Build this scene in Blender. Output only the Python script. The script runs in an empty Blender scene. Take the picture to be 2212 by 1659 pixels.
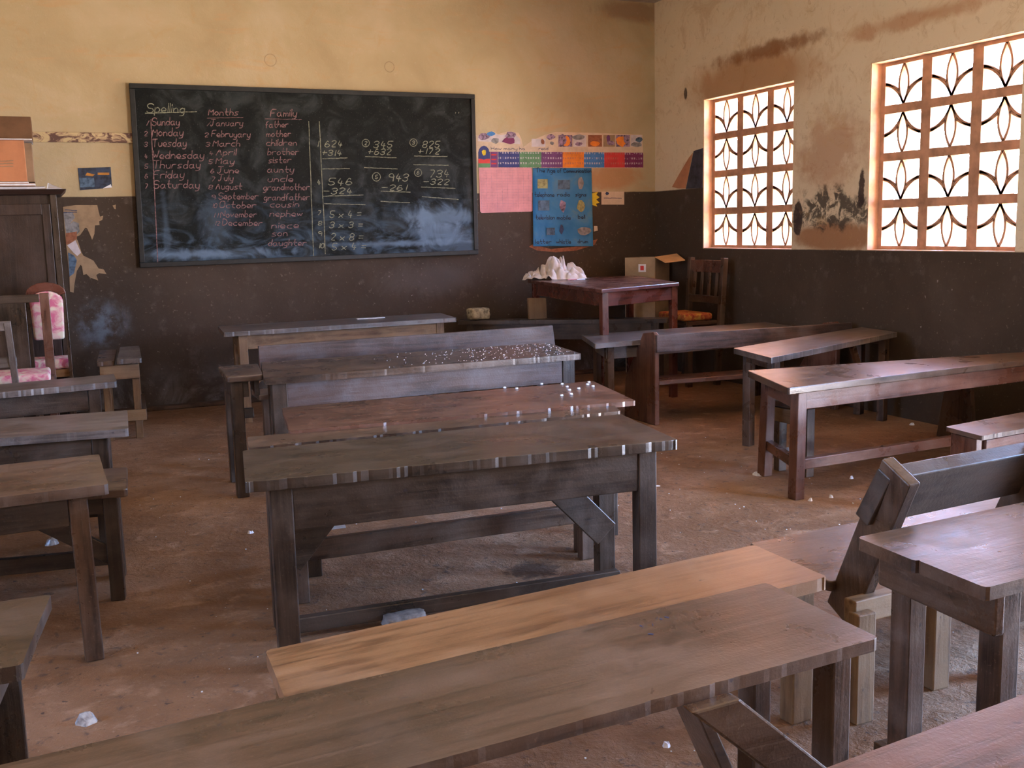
import bpy, bmesh, math, random
from mathutils import Vector, Matrix, noise
PI = math.pi
sc = bpy.context.scene
C = sc.collection
rnd = random.Random(11)

# ------------------------------------------------------------------ camera
YAW, PITCH, ROLL, F, EYE = .4063124, .14703809, .02442604, 2254.466, 1.3
W_, H_ = 2212, 1659
fw = Vector((math.sin(YAW)*math.cos(PITCH), math.cos(YAW)*math.cos(PITCH), -math.sin(PITCH)))
r0 = Vector((math.cos(YAW), -math.sin(YAW), 0)); d0 = fw.cross(r0)
rt = r0*math.cos(ROLL) + d0*math.sin(ROLL); dn = -r0*math.sin(ROLL) + d0*math.cos(ROLL)
cd = bpy.data.cameras.new('camera'); cam = bpy.data.objects.new('camera', cd); C.objects.link(cam)
cd.sensor_width = 36; cd.lens = 36*F/W_; cd.clip_start = .02; cd.clip_end = 200
cam.matrix_world = Matrix(((rt.x, -dn.x, -fw.x, 0), (rt.y, -dn.y, -fw.y, 0), (rt.z, -dn.z, -fw.z, EYE), (0, 0, 0, 1)))
sc.camera = cam
sc.view_settings.view_transform = 'Standard'; sc.view_settings.look = 'None'
sc.view_settings.exposure = 1.07; sc.view_settings.gamma = 1; sc.view_settings.use_curve_mapping = False
try:
    sc.cycles.max_bounces = 10; sc.cycles.diffuse_bounces = 6; sc.cycles.sample_clamp_indirect = 8
except Exception: pass

# ------------------------------------------------------------------ daylight
SKY_UP, SKY_LOW, SKY_K = (.25, .50, 1.0), (.95, .80, .67), 47.0
w = bpy.data.worlds.new('daylight'); sc.world = w; w.use_nodes = True
nt = w.node_tree; nt.nodes.clear()
out = nt.nodes.new('ShaderNodeOutputWorld'); bg = nt.nodes.new('ShaderNodeBackground')
tc = nt.nodes.new('ShaderNodeTexCoord'); sx = nt.nodes.new('ShaderNodeSeparateXYZ'); cr = nt.nodes.new('ShaderNodeValToRGB')
nt.links.new(tc.outputs['Generated'], sx.inputs[0])
mr = nt.nodes.new('ShaderNodeMapRange'); mr.inputs[1].default_value = -.25; mr.inputs[2].default_value = .5
nt.links.new(sx.outputs[2], mr.inputs[0]); nt.links.new(mr.outputs[0], cr.inputs[0])
cr.color_ramp.elements[0].position = .15; cr.color_ramp.elements[0].color = (*SKY_LOW, 1)
cr.color_ramp.elements[1].position = .62; cr.color_ramp.elements[1].color = (*SKY_UP, 1)
nt.links.new(cr.outputs[0], bg.inputs[0]); bg.inputs[1].default_value = SKY_K; nt.links.new(bg.outputs[0], out.inputs[0])

XR, YB, XL, YF, ZC = 5.069, 8.363, -3.2, -2.2, 3.262       # room: right wall, back wall, left wall, wall behind, ceiling
WT = .2
WINR = [(6.41, 7.585), (4.405, 5.615), (2.35, 3.56), (-1.3, -.1)]   # windows in the right wall (y0, y1)
WZ0, WZ1 = 1.1, 2.335
ADDED_WINL = [(2.2, 3.7)]                       # unseen left-wall window, added to brighten the right and back walls
DOORR = (.45, 1.75)                                               # door opening in the right wall near the camera (y0, y1)
def portal(name, loc, rot, sx_, sy_):
    l = bpy.data.lights.new(name, 'AREA'); l.shape = 'RECTANGLE'; l.size = sx_; l.size_y = sy_; l.energy = 1
    o = bpy.data.objects.new(name, l); C.objects.link(o); o.location = loc; o.rotation_euler = rot
    l.cycles.is_portal = True
for a, b in WINR: portal('window_daylight', (XR+WT+.03, (a+b)/2, (WZ0+WZ1)/2), (0, PI/2, 0), WZ1-WZ0, b-a)
for a, b in ADDED_WINL: portal('window_daylight', (XL-WT-.03, (a+b)/2, (WZ0+WZ1)/2), (0, -PI/2, 0), WZ1-WZ0, b-a)  # daylight through the added left-wall opening
portal('door_daylight', (XR+WT+.03, (DOORR[0]+DOORR[1])/2, 1.05), (0, PI/2, 0), 2.1, DOORR[1]-DOORR[0])

# ------------------------------------------------------------------ measuring helpers (pixel of the photo -> point in the room)
def ray(x, y): return rt*((x-W_/2)/F) + dn*((y-H_/2)/F) + fw
def gp(x, y, z=0.):
    d = ray(x, y); t = (z-EYE)/d.z; return Vector((d.x*t, d.y*t, z))
def atY(x, y, Y=YB):
    d = ray(x, y); t = Y/d.y; return Vector((d.x*t, Y, d.z*t+EYE))
def pr(p):
    q = Vector(p)-Vector((0, 0, EYE)); z_ = q.dot(fw); return q.dot(rt)/z_*F+W_/2, q.dot(dn)/z_*F+H_/2
def atX(x, y, X=XR):
    d = ray(x, y); t = X/d.x; return Vector((X, d.y*t, d.z*t+EYE))

# ------------------------------------------------------------------ materials
def N(nt, kind, **kw):
    n = nt.nodes.new('ShaderNode'+kind)
    for k, v in kw.items():
        if hasattr(n, k): setattr(n, k, v)
    return n
def newmat(name, rough=.6, spec=.5):
    m = bpy.data.materials.new(name); m.use_nodes = True; t = m.node_tree; t.nodes.clear()
    o = t.nodes.new('ShaderNodeOutputMaterial'); b = t.nodes.new('ShaderNodeBsdfPrincipled')
    b.inputs['Roughness'].default_value = rough; b.inputs['Specular IOR Level'].default_value = spec
    t.links.new(b.outputs[0], o.inputs[0]); return m, t, b
def ramp(t, fac, stops):
    r = t.nodes.new('ShaderNodeValToRGB'); e = r.color_ramp.elements
    while len(e) < len(stops): e.new(.5)
    for k, (p, c) in enumerate(stops):
        e[k].position = p; e[k].color = (*c, 1) if len(c) == 3 else c
    t.links.new(fac, r.inputs[0]); return r.outputs[0]
def noise_n(t, vec, scale, detail=4, rough=.55, dist=0.):
    n = t.nodes.new('ShaderNodeTexNoise'); n.inputs['Scale'].default_value = scale; n.inputs['Detail'].default_value = detail
    n.inputs['Roughness'].default_value = rough; n.inputs['Distortion'].default_value = dist
    if vec is not None: t.links.new(vec, n.inputs['Vector'])
    return n.outputs[0]
def mix(t, fac, a, b, mode='MIX'):
    m = t.nodes.new('ShaderNodeMix'); m.data_type = 'RGBA'; m.blend_type = mode
    for s, v in ((m.inputs[0], fac), (m.inputs[6], a), (m.inputs[7], b)):
        if isinstance(v, (int, float)): s.default_value = v
        elif isinstance(v, tuple): s.default_value = (*v, 1)
        else: t.links.new(v, s)
    return m.outputs[2]
def mth(t, op, a, b=None, c=None, clamp=False):
    m = t.nodes.new('ShaderNodeMath'); m.operation = op; m.use_clamp = clamp
    for s, v in zip(m.inputs, (a, b, c)):
        if v is None: continue
        if isinstance(v, (int, float)): s.default_value = v
        else: t.links.new(v, s)
    return m.outputs[0]
def bump(t, b, h, strength=.3, dist=.01):
    n = t.nodes.new('ShaderNodeBump'); n.inputs['Strength'].default_value = strength; n.inputs['Distance'].default_value = dist
    t.links.new(h, n.inputs['Height']); t.links.new(n.outputs[0], b.inputs['Normal'])
def mapping(t, vec, scale, off=None):
    m = t.nodes.new('ShaderNodeMapping'); m.inputs['Scale'].default_value = scale; t.links.new(vec, m.inputs['Vector'])
    if off is not None: t.links.new(off, m.inputs['Location'])
    return m.outputs[0]
def smooth(t, v, a, b):
    m = t.nodes.new('ShaderNodeMapRange'); m.interpolation_type = 'SMOOTHSTEP'
    m.inputs[1].default_value = a; m.inputs[2].default_value = b; t.links.new(v, m.inputs[0]); return m.outputs[0]

_wood = {}
WOODS = {  # dark grain, main, light wear, roughness
    'dark':  ((.010, .006, .004), (.044, .028, .018), (.110, .080, .060), .33),
    'brown': ((.020, .010, .006), (.086, .048, .028), (.180, .125, .092), .31),
    'red':   ((.036, .013, .008), (.130, .054, .033), (.230, .135, .098), .31),
    'honey': ((.110, .045, .016), (.260, .135, .058), (.360, .225, .125), .38),
    'pale':  ((.080, .040, .018), (.230, .140, .068), (.330, .235, .140), .55),
    'grey':  ((.036, .028, .024), (.120, .098, .085), (.270, .245, .235), .38),
    'table': ((.042, .012, .007), (.130, .036, .022), (.210, .085, .060), .27),
    'stain': ((.028, .018, .016), (.100, .062, .050), (.165, .155, .165), .42),
    'cabin': ((.010, .005, .004), (.032, .017, .012), (.070, .042, .033), .42),
}
def wood(kind, ax='x', coat=0.):
    key = kind+ax+'%g' % coat
    if key in _wood: return _wood[key]
    d, m_, l, ro = WOODS[kind]
    m, t, b = newmat('wood_'+kind+'_'+ax, ro, .5)
    co = t.nodes.new('ShaderNodeTexCoord').outputs['Object']
    oi = t.nodes.new('ShaderNodeObjectInfo').outputs['Random']
    off = t.nodes.new('ShaderNodeCombineXYZ'); r5 = mth(t, 'MULTIPLY', oi, 37.)
    for k in range(3): t.links.new(r5, off.inputs[k])
    long, cr_ = 1.3, 26.
    s = {'x': (long, cr_, cr_), 'y': (cr_, long, cr_), 'z': (cr_, cr_, long)}[ax]
    v1 = mapping(t, co, s, off.outputs[0]); v2 = mapping(t, co, tuple(q*.22 if q > 2 else q*1.3 for q in s), off.outputs[0])
    v3 = mapping(t, co, (1, 1, 1), off.outputs[0])
    g1 = noise_n(t, v1, 1.3, 6, .6, .6); g2 = noise_n(t, v2, 1., 4, .6, 1.2)
    wear = noise_n(t, v3, 5.5, 6, .62, .4); fine = noise_n(t, v3, 130., 3, .6); big = noise_n(t, v3, 2.2, 3)
    col = ramp(t, mth(t, 'ADD', mth(t, 'MULTIPLY', g1, .5), mth(t, 'MULTIPLY', g2, .5)), [(.38, d), (.51, m_), (.66, tuple(a*.55+b_*.45 for a, b_ in zip(m_, l)))])
    col = mix(t, mth(t, 'MULTIPLY', smooth(t, wear, .44, .74), .55), col, l)
    col = mix(t, mth(t, 'MULTIPLY', smooth(t, big, .42, .80), .55), col, d)
    spots = noise_n(t, mapping(t, co, tuple(28 if q < 2 else 42 for q in s), off.outputs[0]), 1., 2, .5)
    col = mix(t, mth(t, 'MULTIPLY', smooth(t, spots, .72, .80), .7), col, (.02, .018, .03))
    col = mix(t, mth(t, 'MULTIPLY', smooth(t, fine, .60, .72), .35), col, l)
    scr = noise_n(t, mapping(t, co, tuple(3 if q < 2 else 90 for q in s), off.outputs[0]), 1., 3, .6, .3)
    col = mix(t, mth(t, 'MULTIPLY', smooth(t, scr, .64, .72), .35), col, l)
    t.links.new(col, b.inputs['Base Color'])
    rr = mth(t, 'ADD', mth(t, 'MULTIPLY', smooth(t, wear, .2, .8), .26), ro-.11); t.links.new(rr, b.inputs['Roughness'])
    h = mth(t, 'ADD', mth(t, 'MULTIPLY', g1, .6), mth(t, 'ADD', mth(t, 'MULTIPLY', fine, .22), mth(t, 'MULTIPLY', wear, .8)))
    bump(t, b, h, .42, .006)
    if coat: b.inputs['Coat Weight'].default_value = coat; b.inputs['Coat Roughness'].default_value = .30; b.inputs['Coat IOR'].default_value = 1.6
    _wood[key] = m; return m

def flat(name, col, rough=.7, spec=.3, var=.12, scale=14, bmp=.0):
    m, t, b = newmat(name, rough, spec)
    co = t.nodes.new('ShaderNodeTexCoord').outputs['Object']
    n = noise_n(t, co, scale, 5, .6)
    lo = tuple(c*(1-var*2) for c in col); hi = tuple(min(1, c*(1+var)) for c in col)
    t.links.new(ramp(t, n, [(.3, lo), (.55, col), (.75, hi)]), b.inputs['Base Color'])
    if bmp: bump(t, b, n, bmp, .01)
    return m

# world-space blotch: soft ellipse distorted by noise
def blotch(t, pos, nz, cx, cy, cz, rx, ry, rz, warp=.5, edge=.25):
    v = t.nodes.new('ShaderNodeVectorMath'); v.operation = 'SUBTRACT'; t.links.new(pos, v.inputs[0]); v.inputs[1].default_value = (cx, cy, cz)
    s = t.nodes.new('ShaderNodeVectorMath'); s.operation = 'MULTIPLY'; t.links.new(v.outputs[0], s.inputs[0]); s.inputs[1].default_value = (1/rx, 1/ry, 1/rz)
    l = t.nodes.new('ShaderNodeVectorMath'); l.operation = 'LENGTH'; t.links.new(s.outputs[0], l.inputs[0])
    q = mth(t, 'ADD', l.outputs['Value'], mth(t, 'MULTIPLY', mth(t, 'SUBTRACT', nz, .5), warp*2))
    m = t.nodes.new('ShaderNodeMapRange'); m.interpolation_type = 'SMOOTHSTEP'; t.links.new(q, m.inputs[0])
    m.inputs[1].default_value = 1+edge; m.inputs[2].default_value = 1-edge; return m.outputs[0]

def wall_mat(name, right=False):
    m, t, b = newmat(name, .75, .25)
    pos = t.nodes.new('ShaderNodeNewGeometry').outputs['Position']
    sep = t.nodes.new('ShaderNodeSeparateXYZ'); t.links.new(pos, sep.inputs[0]); X, Y, Z = sep.outputs
    n1 = noise_n(t, pos, 1.3, 6, .6, .5); n2 = noise_n(t, pos, 6., 6, .65); n3 = noise_n(t, pos, 45., 4, .6); n4 = noise_n(t, pos, 2.7, 8, .7, 1.)
    hs = noise_n(t, mapping(t, pos, (1.2, 1.2, 7)), 1.5, 6, .6, .8)
    up = ramp(t, n1, [(.3, (.43, .335, .19)), (.5, (.485, .395, .235)), (.68, (.54, .445, .29))])
    up = mix(t, mth(t, 'MULTIPLY', smooth(t, hs, .56, .72), .45), up, (.56, .35, .17))
    up = mix(t, mth(t, 'MULTIPLY', smooth(t, n4, .60, .75), .4), up, (.62, .48, .36))
    if right:
        up = mix(t, .78, up, (.72, .60, .42))
        up = mix(t, mth(t, 'MULTIPLY', smooth(t, n4, .54, .68), .5), up, (.46, .30, .16))
        up = mix(t, mth(t, 'MULTIPLY', smooth(t, n2, .56, .68), .35), up, (.74, .62, .46))
        up = mix(t, mth(t, 'MULTIPLY', smooth(t, noise_n(t, pos, 13, 6, .75, .8), .55, .66), .45), up, (.42, .29, .17))
        # rust coloured run above the far window, crack lines, mould patch between the windows
        a = blotch(t, pos, n4, XR, 6.95, 2.40, .5, .78, .22, .75, .35)
        up = mix(t, mth(t, 'MULTIPLY', a, .72), up, (.36, .155, .045))
        a = blotch(t, pos, n2, XR, 6.75, 2.60, .5, .62, .055, 1.2, .5)
        up = mix(t, mth(t, 'MULTIPLY', a, .8), up, (.22, .085, .025))
        a = blotch(t, pos, n4, XR, 5.2, 2.55, .5, .55, .05, 1.6, .5)
        up = mix(t, mth(t, 'MULTIPLY', a, .6), up, (.38, .16, .06))
        a = blotch(t, pos, n2, XR, 6.0, 1.80, .5, .32, .22, 1.5, .5)
        up = mix(t, mth(t, 'MULTIPLY', a, .5), up, (.36, .15, .07))
        a = blotch(t, pos, n4, XR, 5.95, 1.19, .5, .45, .1, .7, .3)
        up = mix(t, mth(t, 'MULTIPLY', a, .85), up, (.30, .125, .045))
        a = blotch(t, pos, n2, XR, 6.02, 1.38, .5, .38, .13, 1.5, .3)
        a = mth(t, 'MULTIPLY', a, smooth(t, noise_n(t, pos, 11, 5, .7, 1.), .42, .54))
        up = mix(t, mth(t, 'MULTIPLY', a, .92), up, (.06, .05, .038))
        a = blotch(t, pos, n2, XR, 6.34, 1.34, .5, .05, .13, .6, .1)
        up = mix(t, mth(t, 'MULTIPLY', a, .95), up, (.045, .03, .026))
        a = blotch(t, pos, n2, XR, 5.68, 1.52, .5, .03, .13, 1.5, .2)
        up = mix(t, mth(t, 'MULTIPLY', a, .95), up, (.045, .03, .026))
        a = blotch(t, pos, n2, XR, 7.86, 2.42, .5, .03, .05, 1.2, .2)
        up = mix(t, mth(t, 'MULTIPLY', a, .9), up, (.06, .04, .03))
    else:
        a = blotch(t, pos, n4, 4.65, YB, 1.74, .25, .5, .10, 1.0, .4)
        up = mix(t, mth(t, 'MULTIPLY', a, .55), up, (.46, .19, .06))
        a = blotch(t, pos, n4, 4.95, YB, 3.18, .4, .5, .08, 1.2, .5)
        up = mix(t, mth(t, 'MULTIPLY', a, .55), up, (.22, .10, .05))
        for cx, cz, rr in ((1.638, 2.635, .045), (2.59, 2.62, .04)):
            v = t.nodes.new('ShaderNodeVectorMath'); v.operation = 'DISTANCE'; t.links.new(pos, v.inputs[0]); v.inputs[1].default_value = (cx, YB, cz)
            ring = mth(t, 'COMPARE', v.outputs['Value'], rr, .003)
            up = mix(t, mth(t, 'MULTIPLY', ring, .45), up, (.2, .13, .07))
    dd = ramp(t, n1, [(.3, (.050, .034, .022)), (.55, (.068, .047, .032)), (.75, (.090, .066, .048))])
    dd = mix(t, mth(t, 'MULTIPLY', smooth(t, n2, .56, .74), .4), dd, (.16, .13, .115))
    dd = mix(t, mth(t, 'MULTIPLY', smooth(t, noise_n(t, pos, 24., 2, .5), .76, .79), .5), dd, (.36, .33, .31))
    if not right:
        low = smooth(t, Z, .38, .0); lowm = mth(t, 'MULTIPLY', low, smooth(t, n4, .42, .62))
        dd = mix(t, mth(t, 'MULTIPLY', lowm, .6), dd, (.26, .235, .21))
        a = blotch(t, pos, n4, .26, YB, .68, .14, .5, .12, 1.6, .7)
        a = mth(t, 'MULTIPLY', a, smooth(t, n2, .40, .60))
        dd = mix(t, mth(t, 'MULTIPLY', a, .5), dd, (.20, .27, .34))
        a = blotch(t, pos, n4, 2.9, YB, .90, .35, .5, .12, 1.2, .6)
        dd = mix(t, mth(t, 'MULTIPLY', a, .22), dd, (.19, .17, .165))
    up = mix(t, mth(t, 'MULTIPLY', smooth(t, noise_n(t, pos, 3.6, 7, .72, 1.2), .53, .66), .30), up, (.50, .32, .14))
    # height of the brown dado: 1.61 m, dropping to the sill between the windows
    if right:
        step = mth(t, 'GREATER_THAN', Y, 7.59); lim = mth(t, 'MULTIPLY_ADD', step, .51, 1.10)
    else:
        lim = mth(t, 'ADD', 1.61, 0.0)
    lim = mth(t, 'MULTIPLY_ADD', mth(t, 'SUBTRACT', n2, .5), .012, lim)
    f = smooth(t, mth(t, 'SUBTRACT', Z, lim), -.004, .006)
    col = mix(t, f, dd, up)
    col = mix(t, mth(t, 'MULTIPLY', smooth(t, n3, .62, .75), .15), col, (.7, .6, .5))
    t.links.new(col, b.inputs['Base Color'])
    bump(t, b, mth(t, 'ADD', n2, mth(t, 'MULTIPLY', n3, .25)), .35, .012)
    return m

def floor_mat():
    m, t, b = newmat('earth_floor', .72, .35)
    pos = t.nodes.new('ShaderNodeNewGeometry').outputs['Position']
    n1 = noise_n(t, pos, 1.1, 6, .62, .6); n2 = noise_n(t, pos, 7, 7, .68, .3); n3 = noise_n(t, pos, 60, 4, .65)
    n5 = noise_n(t, pos, 19, 5, .7, .5)
    col = ramp(t, n1, [(.3, (.135, .066, .030)), (.5, (.225, .122, .062)), (.68, (.34, .205, .122))])
    col = mix(t, mth(t, 'MULTIPLY', smooth(t, n2, .52, .70), .6), col, (.42, .27, .175))
    col = mix(t, mth(t, 'MULTIPLY', smooth(t, n5, .57, .68), .7), col, (.085, .06, .05))
    col = mix(t, mth(t, 'MULTIPLY', smooth(t, n3, .60, .72), .4), col, (.52, .38, .28))
    a = blotch(t, pos, n5, 1.585, 3.53, 0, .1, .09, .3, 1.2, .3)  # dark hollow of a small floor pit, painted into the colour
    col = mix(t, mth(t, 'MULTIPLY', a, .85), col, (.05, .03, .02))
    sp = noise_n(t, pos, 34, 2, .5)
    col = mix(t, mth(t, 'MULTIPLY', smooth(t, sp, .68, .73), .8), col, (.05, .035, .03))
    t.links.new(col, b.inputs['Base Color'])
    bump(t, b, mth(t, 'ADD', mth(t, 'MULTIPLY', n2, 1.3), mth(t, 'ADD', mth(t, 'MULTIPLY', n3, .2), mth(t, 'MULTIPLY', n5, .5))), .6, .03)
    return m

def board_mat():
    m, t, b = newmat('chalkboard_paint', .6, .15)
    pos = t.nodes.new('ShaderNodeNewGeometry').outputs['Position']
    sep = t.nodes.new('ShaderNodeSeparateXYZ'); t.links.new(pos, sep.inputs[0]); X, Y, Z = sep.outputs
    n1 = noise_n(t, pos, 3.2, 6, .6, 1.6); n2 = noise_n(t, pos, 9., 5, .6, .8); n3 = noise_n(t, pos, 90, 2)
    sw = noise_n(t, mapping(t, pos, (2.2, 1, 5)), 1.2, 5, .55, 2.5)
    col = ramp(t, n2, [(.35, (.004, .005, .005)), (.65, (.009, .011, .010))])
    col = mix(t, mth(t, 'MULTIPLY', smooth(t, n1, .46, .70), .6), col, (.052, .062, .064))
    low = smooth(t, Z, 1.75, 1.12)
    blue = mth(t, 'MULTIPLY', low, smooth(t, sw, .42, .70))
    col = mix(t, mth(t, 'MULTIPLY', blue, .75), col, (.075, .125, .18))
    for cx, cz, rx, rz, k in ((2.98, 1.42, .30, .07, .55), (3.02, 1.30, .28, .05, .4), (2.85, 1.34, .05, .17, .4), (2.6, 1.21, .5, .02, .5), (1.0, 1.17, .45, .03, .6), (.78, 1.35, .02, .2, .18), (1.15, 1.4, .09, .16, .2), (3.15, 1.2, .2, .1, .3)):
        a = blotch(t, pos, n1, cx, YB-.04, cz, rx, .6, rz, 2.2, .7)
        col = mix(t, mth(t, 'MULTIPLY', a, k), col, (.20, .30, .42))
    col = mix(t, mth(t, 'MULTIPLY', smooth(t, n3, .62, .74), .12), col, (.3, .3, .3))
    t.links.new(col, b.inputs['Base Color']); bump(t, b, n2, .12, .004)
    return m

def cloth_mat(name, a, c, d, scale=18):
    m, t, b = newmat(name, .85, .2)
    co = t.nodes.new('ShaderNodeTexCoord').outputs['Object']; n = noise_n(t, co, scale, 4, .6, .8)
    t.links.new(ramp(t, n, [(.38, a), (.5, c), (.62, d)]), b.inputs['Base Color']); return m

M = dict(
    back=wall_mat('painted_plaster_back'), right=wall_mat('painted_plaster_right', True), floor=floor_mat(), board=board_mat(),
    ceiling=flat('ceiling_boards', (.50, .43, .34), .8), plain=flat('ochre_plaster', (.60, .48, .32), .8, bmp=.2, scale=5),
    block=flat('breeze_block', (.50, .27, .16), .85, .2, .2, 9, .4), reveal=flat('window_reveal', (.62, .40, .25), .8, .2, .15, 6, .3),
    frame=flat('black_frame', (.010, .012, .012), .45, .4, .3, 20), chalkpink=flat('pink_chalk', (.27, .16, .16), .95, .1, .35, 60),
    chalkyel=flat('yellow_chalk', (.27, .28, .20), .95, .1, .3, 60), chalkwhite=flat('white_chalk', (.30, .31, .29), .95, .1, .3, 60),
    stone=flat('stone', (.40, .33, .20), .9, .2, .45, 25, .8), grey=flat('grey_stone', (.20, .17, .15), .9, .2, .3, 25, .6),
    paper=flat('white_paper', (.78, .80, .85), .8, .2, .08, 30), card=flat('cardboard', (.40, .30, .19), .85, .2, .12, 8),
    cardin=flat('cardboard_inside', (.66, .40, .19), .85, .2, .1, 8), carddk=flat('brown_cardboard', (.16, .085, .045), .85, .2, .15, 8),
    cardor=flat('orange_cardboard', (.50, .22, .11), .85, .2, .12, 6), cardsh=flat('darker_cardboard', (.30, .21, .13), .85, .2, .15, 6),
    pinkp=flat('pink_paper', (.72, .33, .35), .8, .25, .08, 12), cream=flat('cream_paper', (.66, .52, .38), .8, .25, .1, 10),
    cloth=flat('cream_cloth', (.66, .60, .54), .85, .2, .1, 12, .1),
    pinkcloth=cloth_mat('pink_printed_cloth', (.62, .16, .26), (.72, .42, .42), (.72, .66, .52)),
    redcloth=cloth_mat('red_printed_cloth', (.28, .045, .03), (.42, .13, .04), (.45, .27, .06), 30),
    orange=flat('orange_print', (.85, .26, .03), .6), green=flat('green_print', (.12, .27, .13), .6), navy=flat('navy_print', (.045, .055, .20), .6),
    purple=flat('purple_print', (.17, .055, .18), .6), sky=flat('blue_print', (.06, .22, .55), .6), redp=flat('red_print', (.62, .05, .05), .6),
    plum=flat('plum_print', (.20, .03, .11), .6), yellow=flat('yellow_print', (.75, .55, .03), .6), ink=flat('dark_ink', (.035, .05, .12), .6, var=.3, scale=60),
    faded=flat('faded_print', (.10, .16, .24), .7, var=.4, scale=30), ochrep=flat('ochre_print', (.35, .33, .14), .7, var=.3, scale=40),
    mauve=flat('mauve_print', (.33, .22, .32), .7, var=.5, scale=40), dkpic=flat('dark_blue_picture', (.03, .045, .085), .5, .4, .5, 18),
    goldpic=flat('orange_streak', (.50, .22, .04), .5), slate=flat('slate_poster', (.045, .05, .07), .5, .4, .4, 14),
    palebrown=flat('torn_backing', (.36, .25, .15), .85, .15, .12, 14), rusty=flat('rusty_print', (.33, .13, .07), .8, .2, .2, 30),
    greyp=flat('grey_print', (.28, .27, .27), .8, .2, .3, 30), lightdot=flat('pale_print', (.62, .56, .58), .55), bark=flat('peeling_strip', (.50, .36, .15), .85, .2, .3, 20),
    strip=None, mud=flat('brown_earth_step', (.10, .06, .038), .8, .25, .3, 10, .4),
    plastic=flat('clear_scrap', (.42, .43, .44), .15, .8, .3, 40), chair_dk=None)
def bluep():
    m, t, b = newmat('blue_poster_paper', .55, .4)
    pos = t.nodes.new('ShaderNodeNewGeometry').outputs['Position']; n = noise_n(t, pos, 5, 5, .6, .6)
    t.links.new(ramp(t, n, [(.35, (.055, .33, .72)), (.55, (.10, .42, .80)), (.72, (.22, .46, .66))]), b.inputs['Base Color']); return m
M['bluep'] = bluep()
def stripm():
    m, t, b = newmat('peeling_painted_strip', .7, .3)
    pos = t.nodes.new('ShaderNodeNewGeometry').outputs['Position']; n = noise_n(t, mapping(t, pos, (9, 9, 18)), 1., 4, .6, 1.5)
    t.links.new(ramp(t, n, [(.44, (.13, .07, .055)), (.5, (.40, .27, .17)), (.56, (.58, .46, .25))]), b.inputs['Base Color']); return m
M['strip'] = stripm()

# ------------------------------------------------------------------ object helpers
def tag(o, label=None, cat=None, group=None, kind=None):
    if label: o['label'] = label
    if cat: o['category'] = cat
    if group: o['group'] = group
    if kind: o['kind'] = kind
    return o
_mats = {}
def thing(name, label, cat, loc=(0, 0, 0), rz=0., group=None):
    o = bpy.data.objects.new(name, None); o.empty_display_size = .1; C.objects.link(o)
    o.location = loc; o.rotation_euler = (0, 0, rz); tag(o, label, cat, group)
    _mats[o.name] = Matrix.Translation(Vector(loc)) @ Matrix.Rotation(rz, 4, 'Z'); return o
def wm(o): return _mats[o.name] if o is not None and o.name in _mats else Matrix.Identity(4)

class MB:
    """collects shapes given in room coordinates and links them as one mesh object"""
    def __init__(s): s.bm = bmesh.new()
    def hexa(s, p):            # 8 corners: bottom 4 (ccw) then top 4
        v = [s.bm.verts.new(q) for q in p]
        for f in ((3, 2, 1, 0), (4, 5, 6, 7), (0, 1, 5, 4), (1, 2, 6, 5), (2, 3, 7, 6), (3, 0, 4, 7)): s.bm.faces.new([v[i] for i in f])
        return s
    def box(s, x0, x1, y0, y1, z0, z1):
        return s.hexa([(x0, y0, z0), (x1, y0, z0), (x1, y1, z0), (x0, y1, z0), (x0, y0, z1), (x1, y0, z1), (x1, y1, z1), (x0, y1, z1)])
    def beam(s, a, b, w_, h_, up=(0, 0, 1), taper=1.):
        a = Vector(a); b = Vector(b); d = (b-a).normalized(); up = Vector(up)
        sd = d.cross(up)
        if sd.length < 1e-4: sd = d.cross(Vector((0, 1, 0)))
        sd.normalize(); u = sd.cross(d).normalized()
        q = []
        for c, k in ((a, 1.), (b, taper)):
            q += [c-sd*w_/2*k-u*h_/2*k, c+sd*w_/2*k-u*h_/2*k, c+sd*w_/2*k+u*h_/2*k, c-sd*w_/2*k+u*h_/2*k]
        return s.hexa(q)
    def prism(s, pts, off):    # polygon (room points) extruded by vector off
        off = Vector(off); a = [s.bm.verts.new(Vector(p)) for p in pts]; b = [s.bm.verts.new(Vector(p)+off) for p in pts]
        n = len(pts); s.bm.faces.new(a[::-1]); s.bm.faces.new(b)
        for i in range(n): s.bm.faces.new((a[i], a[(i+1) % n], b[(i+1) % n], b[i]))
        return s
    def grid(s, f, nu, nv, closed=False):
        vs = [[s.bm.verts.new(f(i/nu, j/nv)) for j in range(nv+1)] for i in range(nu+1)]
        for i in range(nu):
            for j in range(nv): s.bm.faces.new((vs[i][j], vs[i+1][j], vs[i+1][j+1], vs[i][j+1]))
        return vs
    def build(s, name, mat, parent=None, bev=.003, smooth_=False, seg=2):
        inv = wm(parent).inverted(); s.bm.transform(inv)
        bmesh.ops.recalc_face_normals(s.bm, faces=s.bm.faces)
        me = bpy.data.meshes.new(name); s.bm.to_mesh(me); s.bm.free()
        if smooth_: me.polygons.foreach_set('use_smooth', [True]*len(me.polygons))
        me.materials.append(mat); o = bpy.data.objects.new(name, me); C.objects.link(o)
        if parent is not None: o.parent = parent; _mats[o.name] = wm(parent)
        if bev:
            b = o.modifiers.new('edge', 'BEVEL'); b.width = bev; b.segments = seg; b.limit_method = 'ANGLE'; b.angle_limit = .7
        return o

def place(o, loc):   # give a one-mesh thing its own origin
    loc = Vector(loc); o.data.transform(Matrix.Translation(-loc)); o.location = loc; return o

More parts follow.
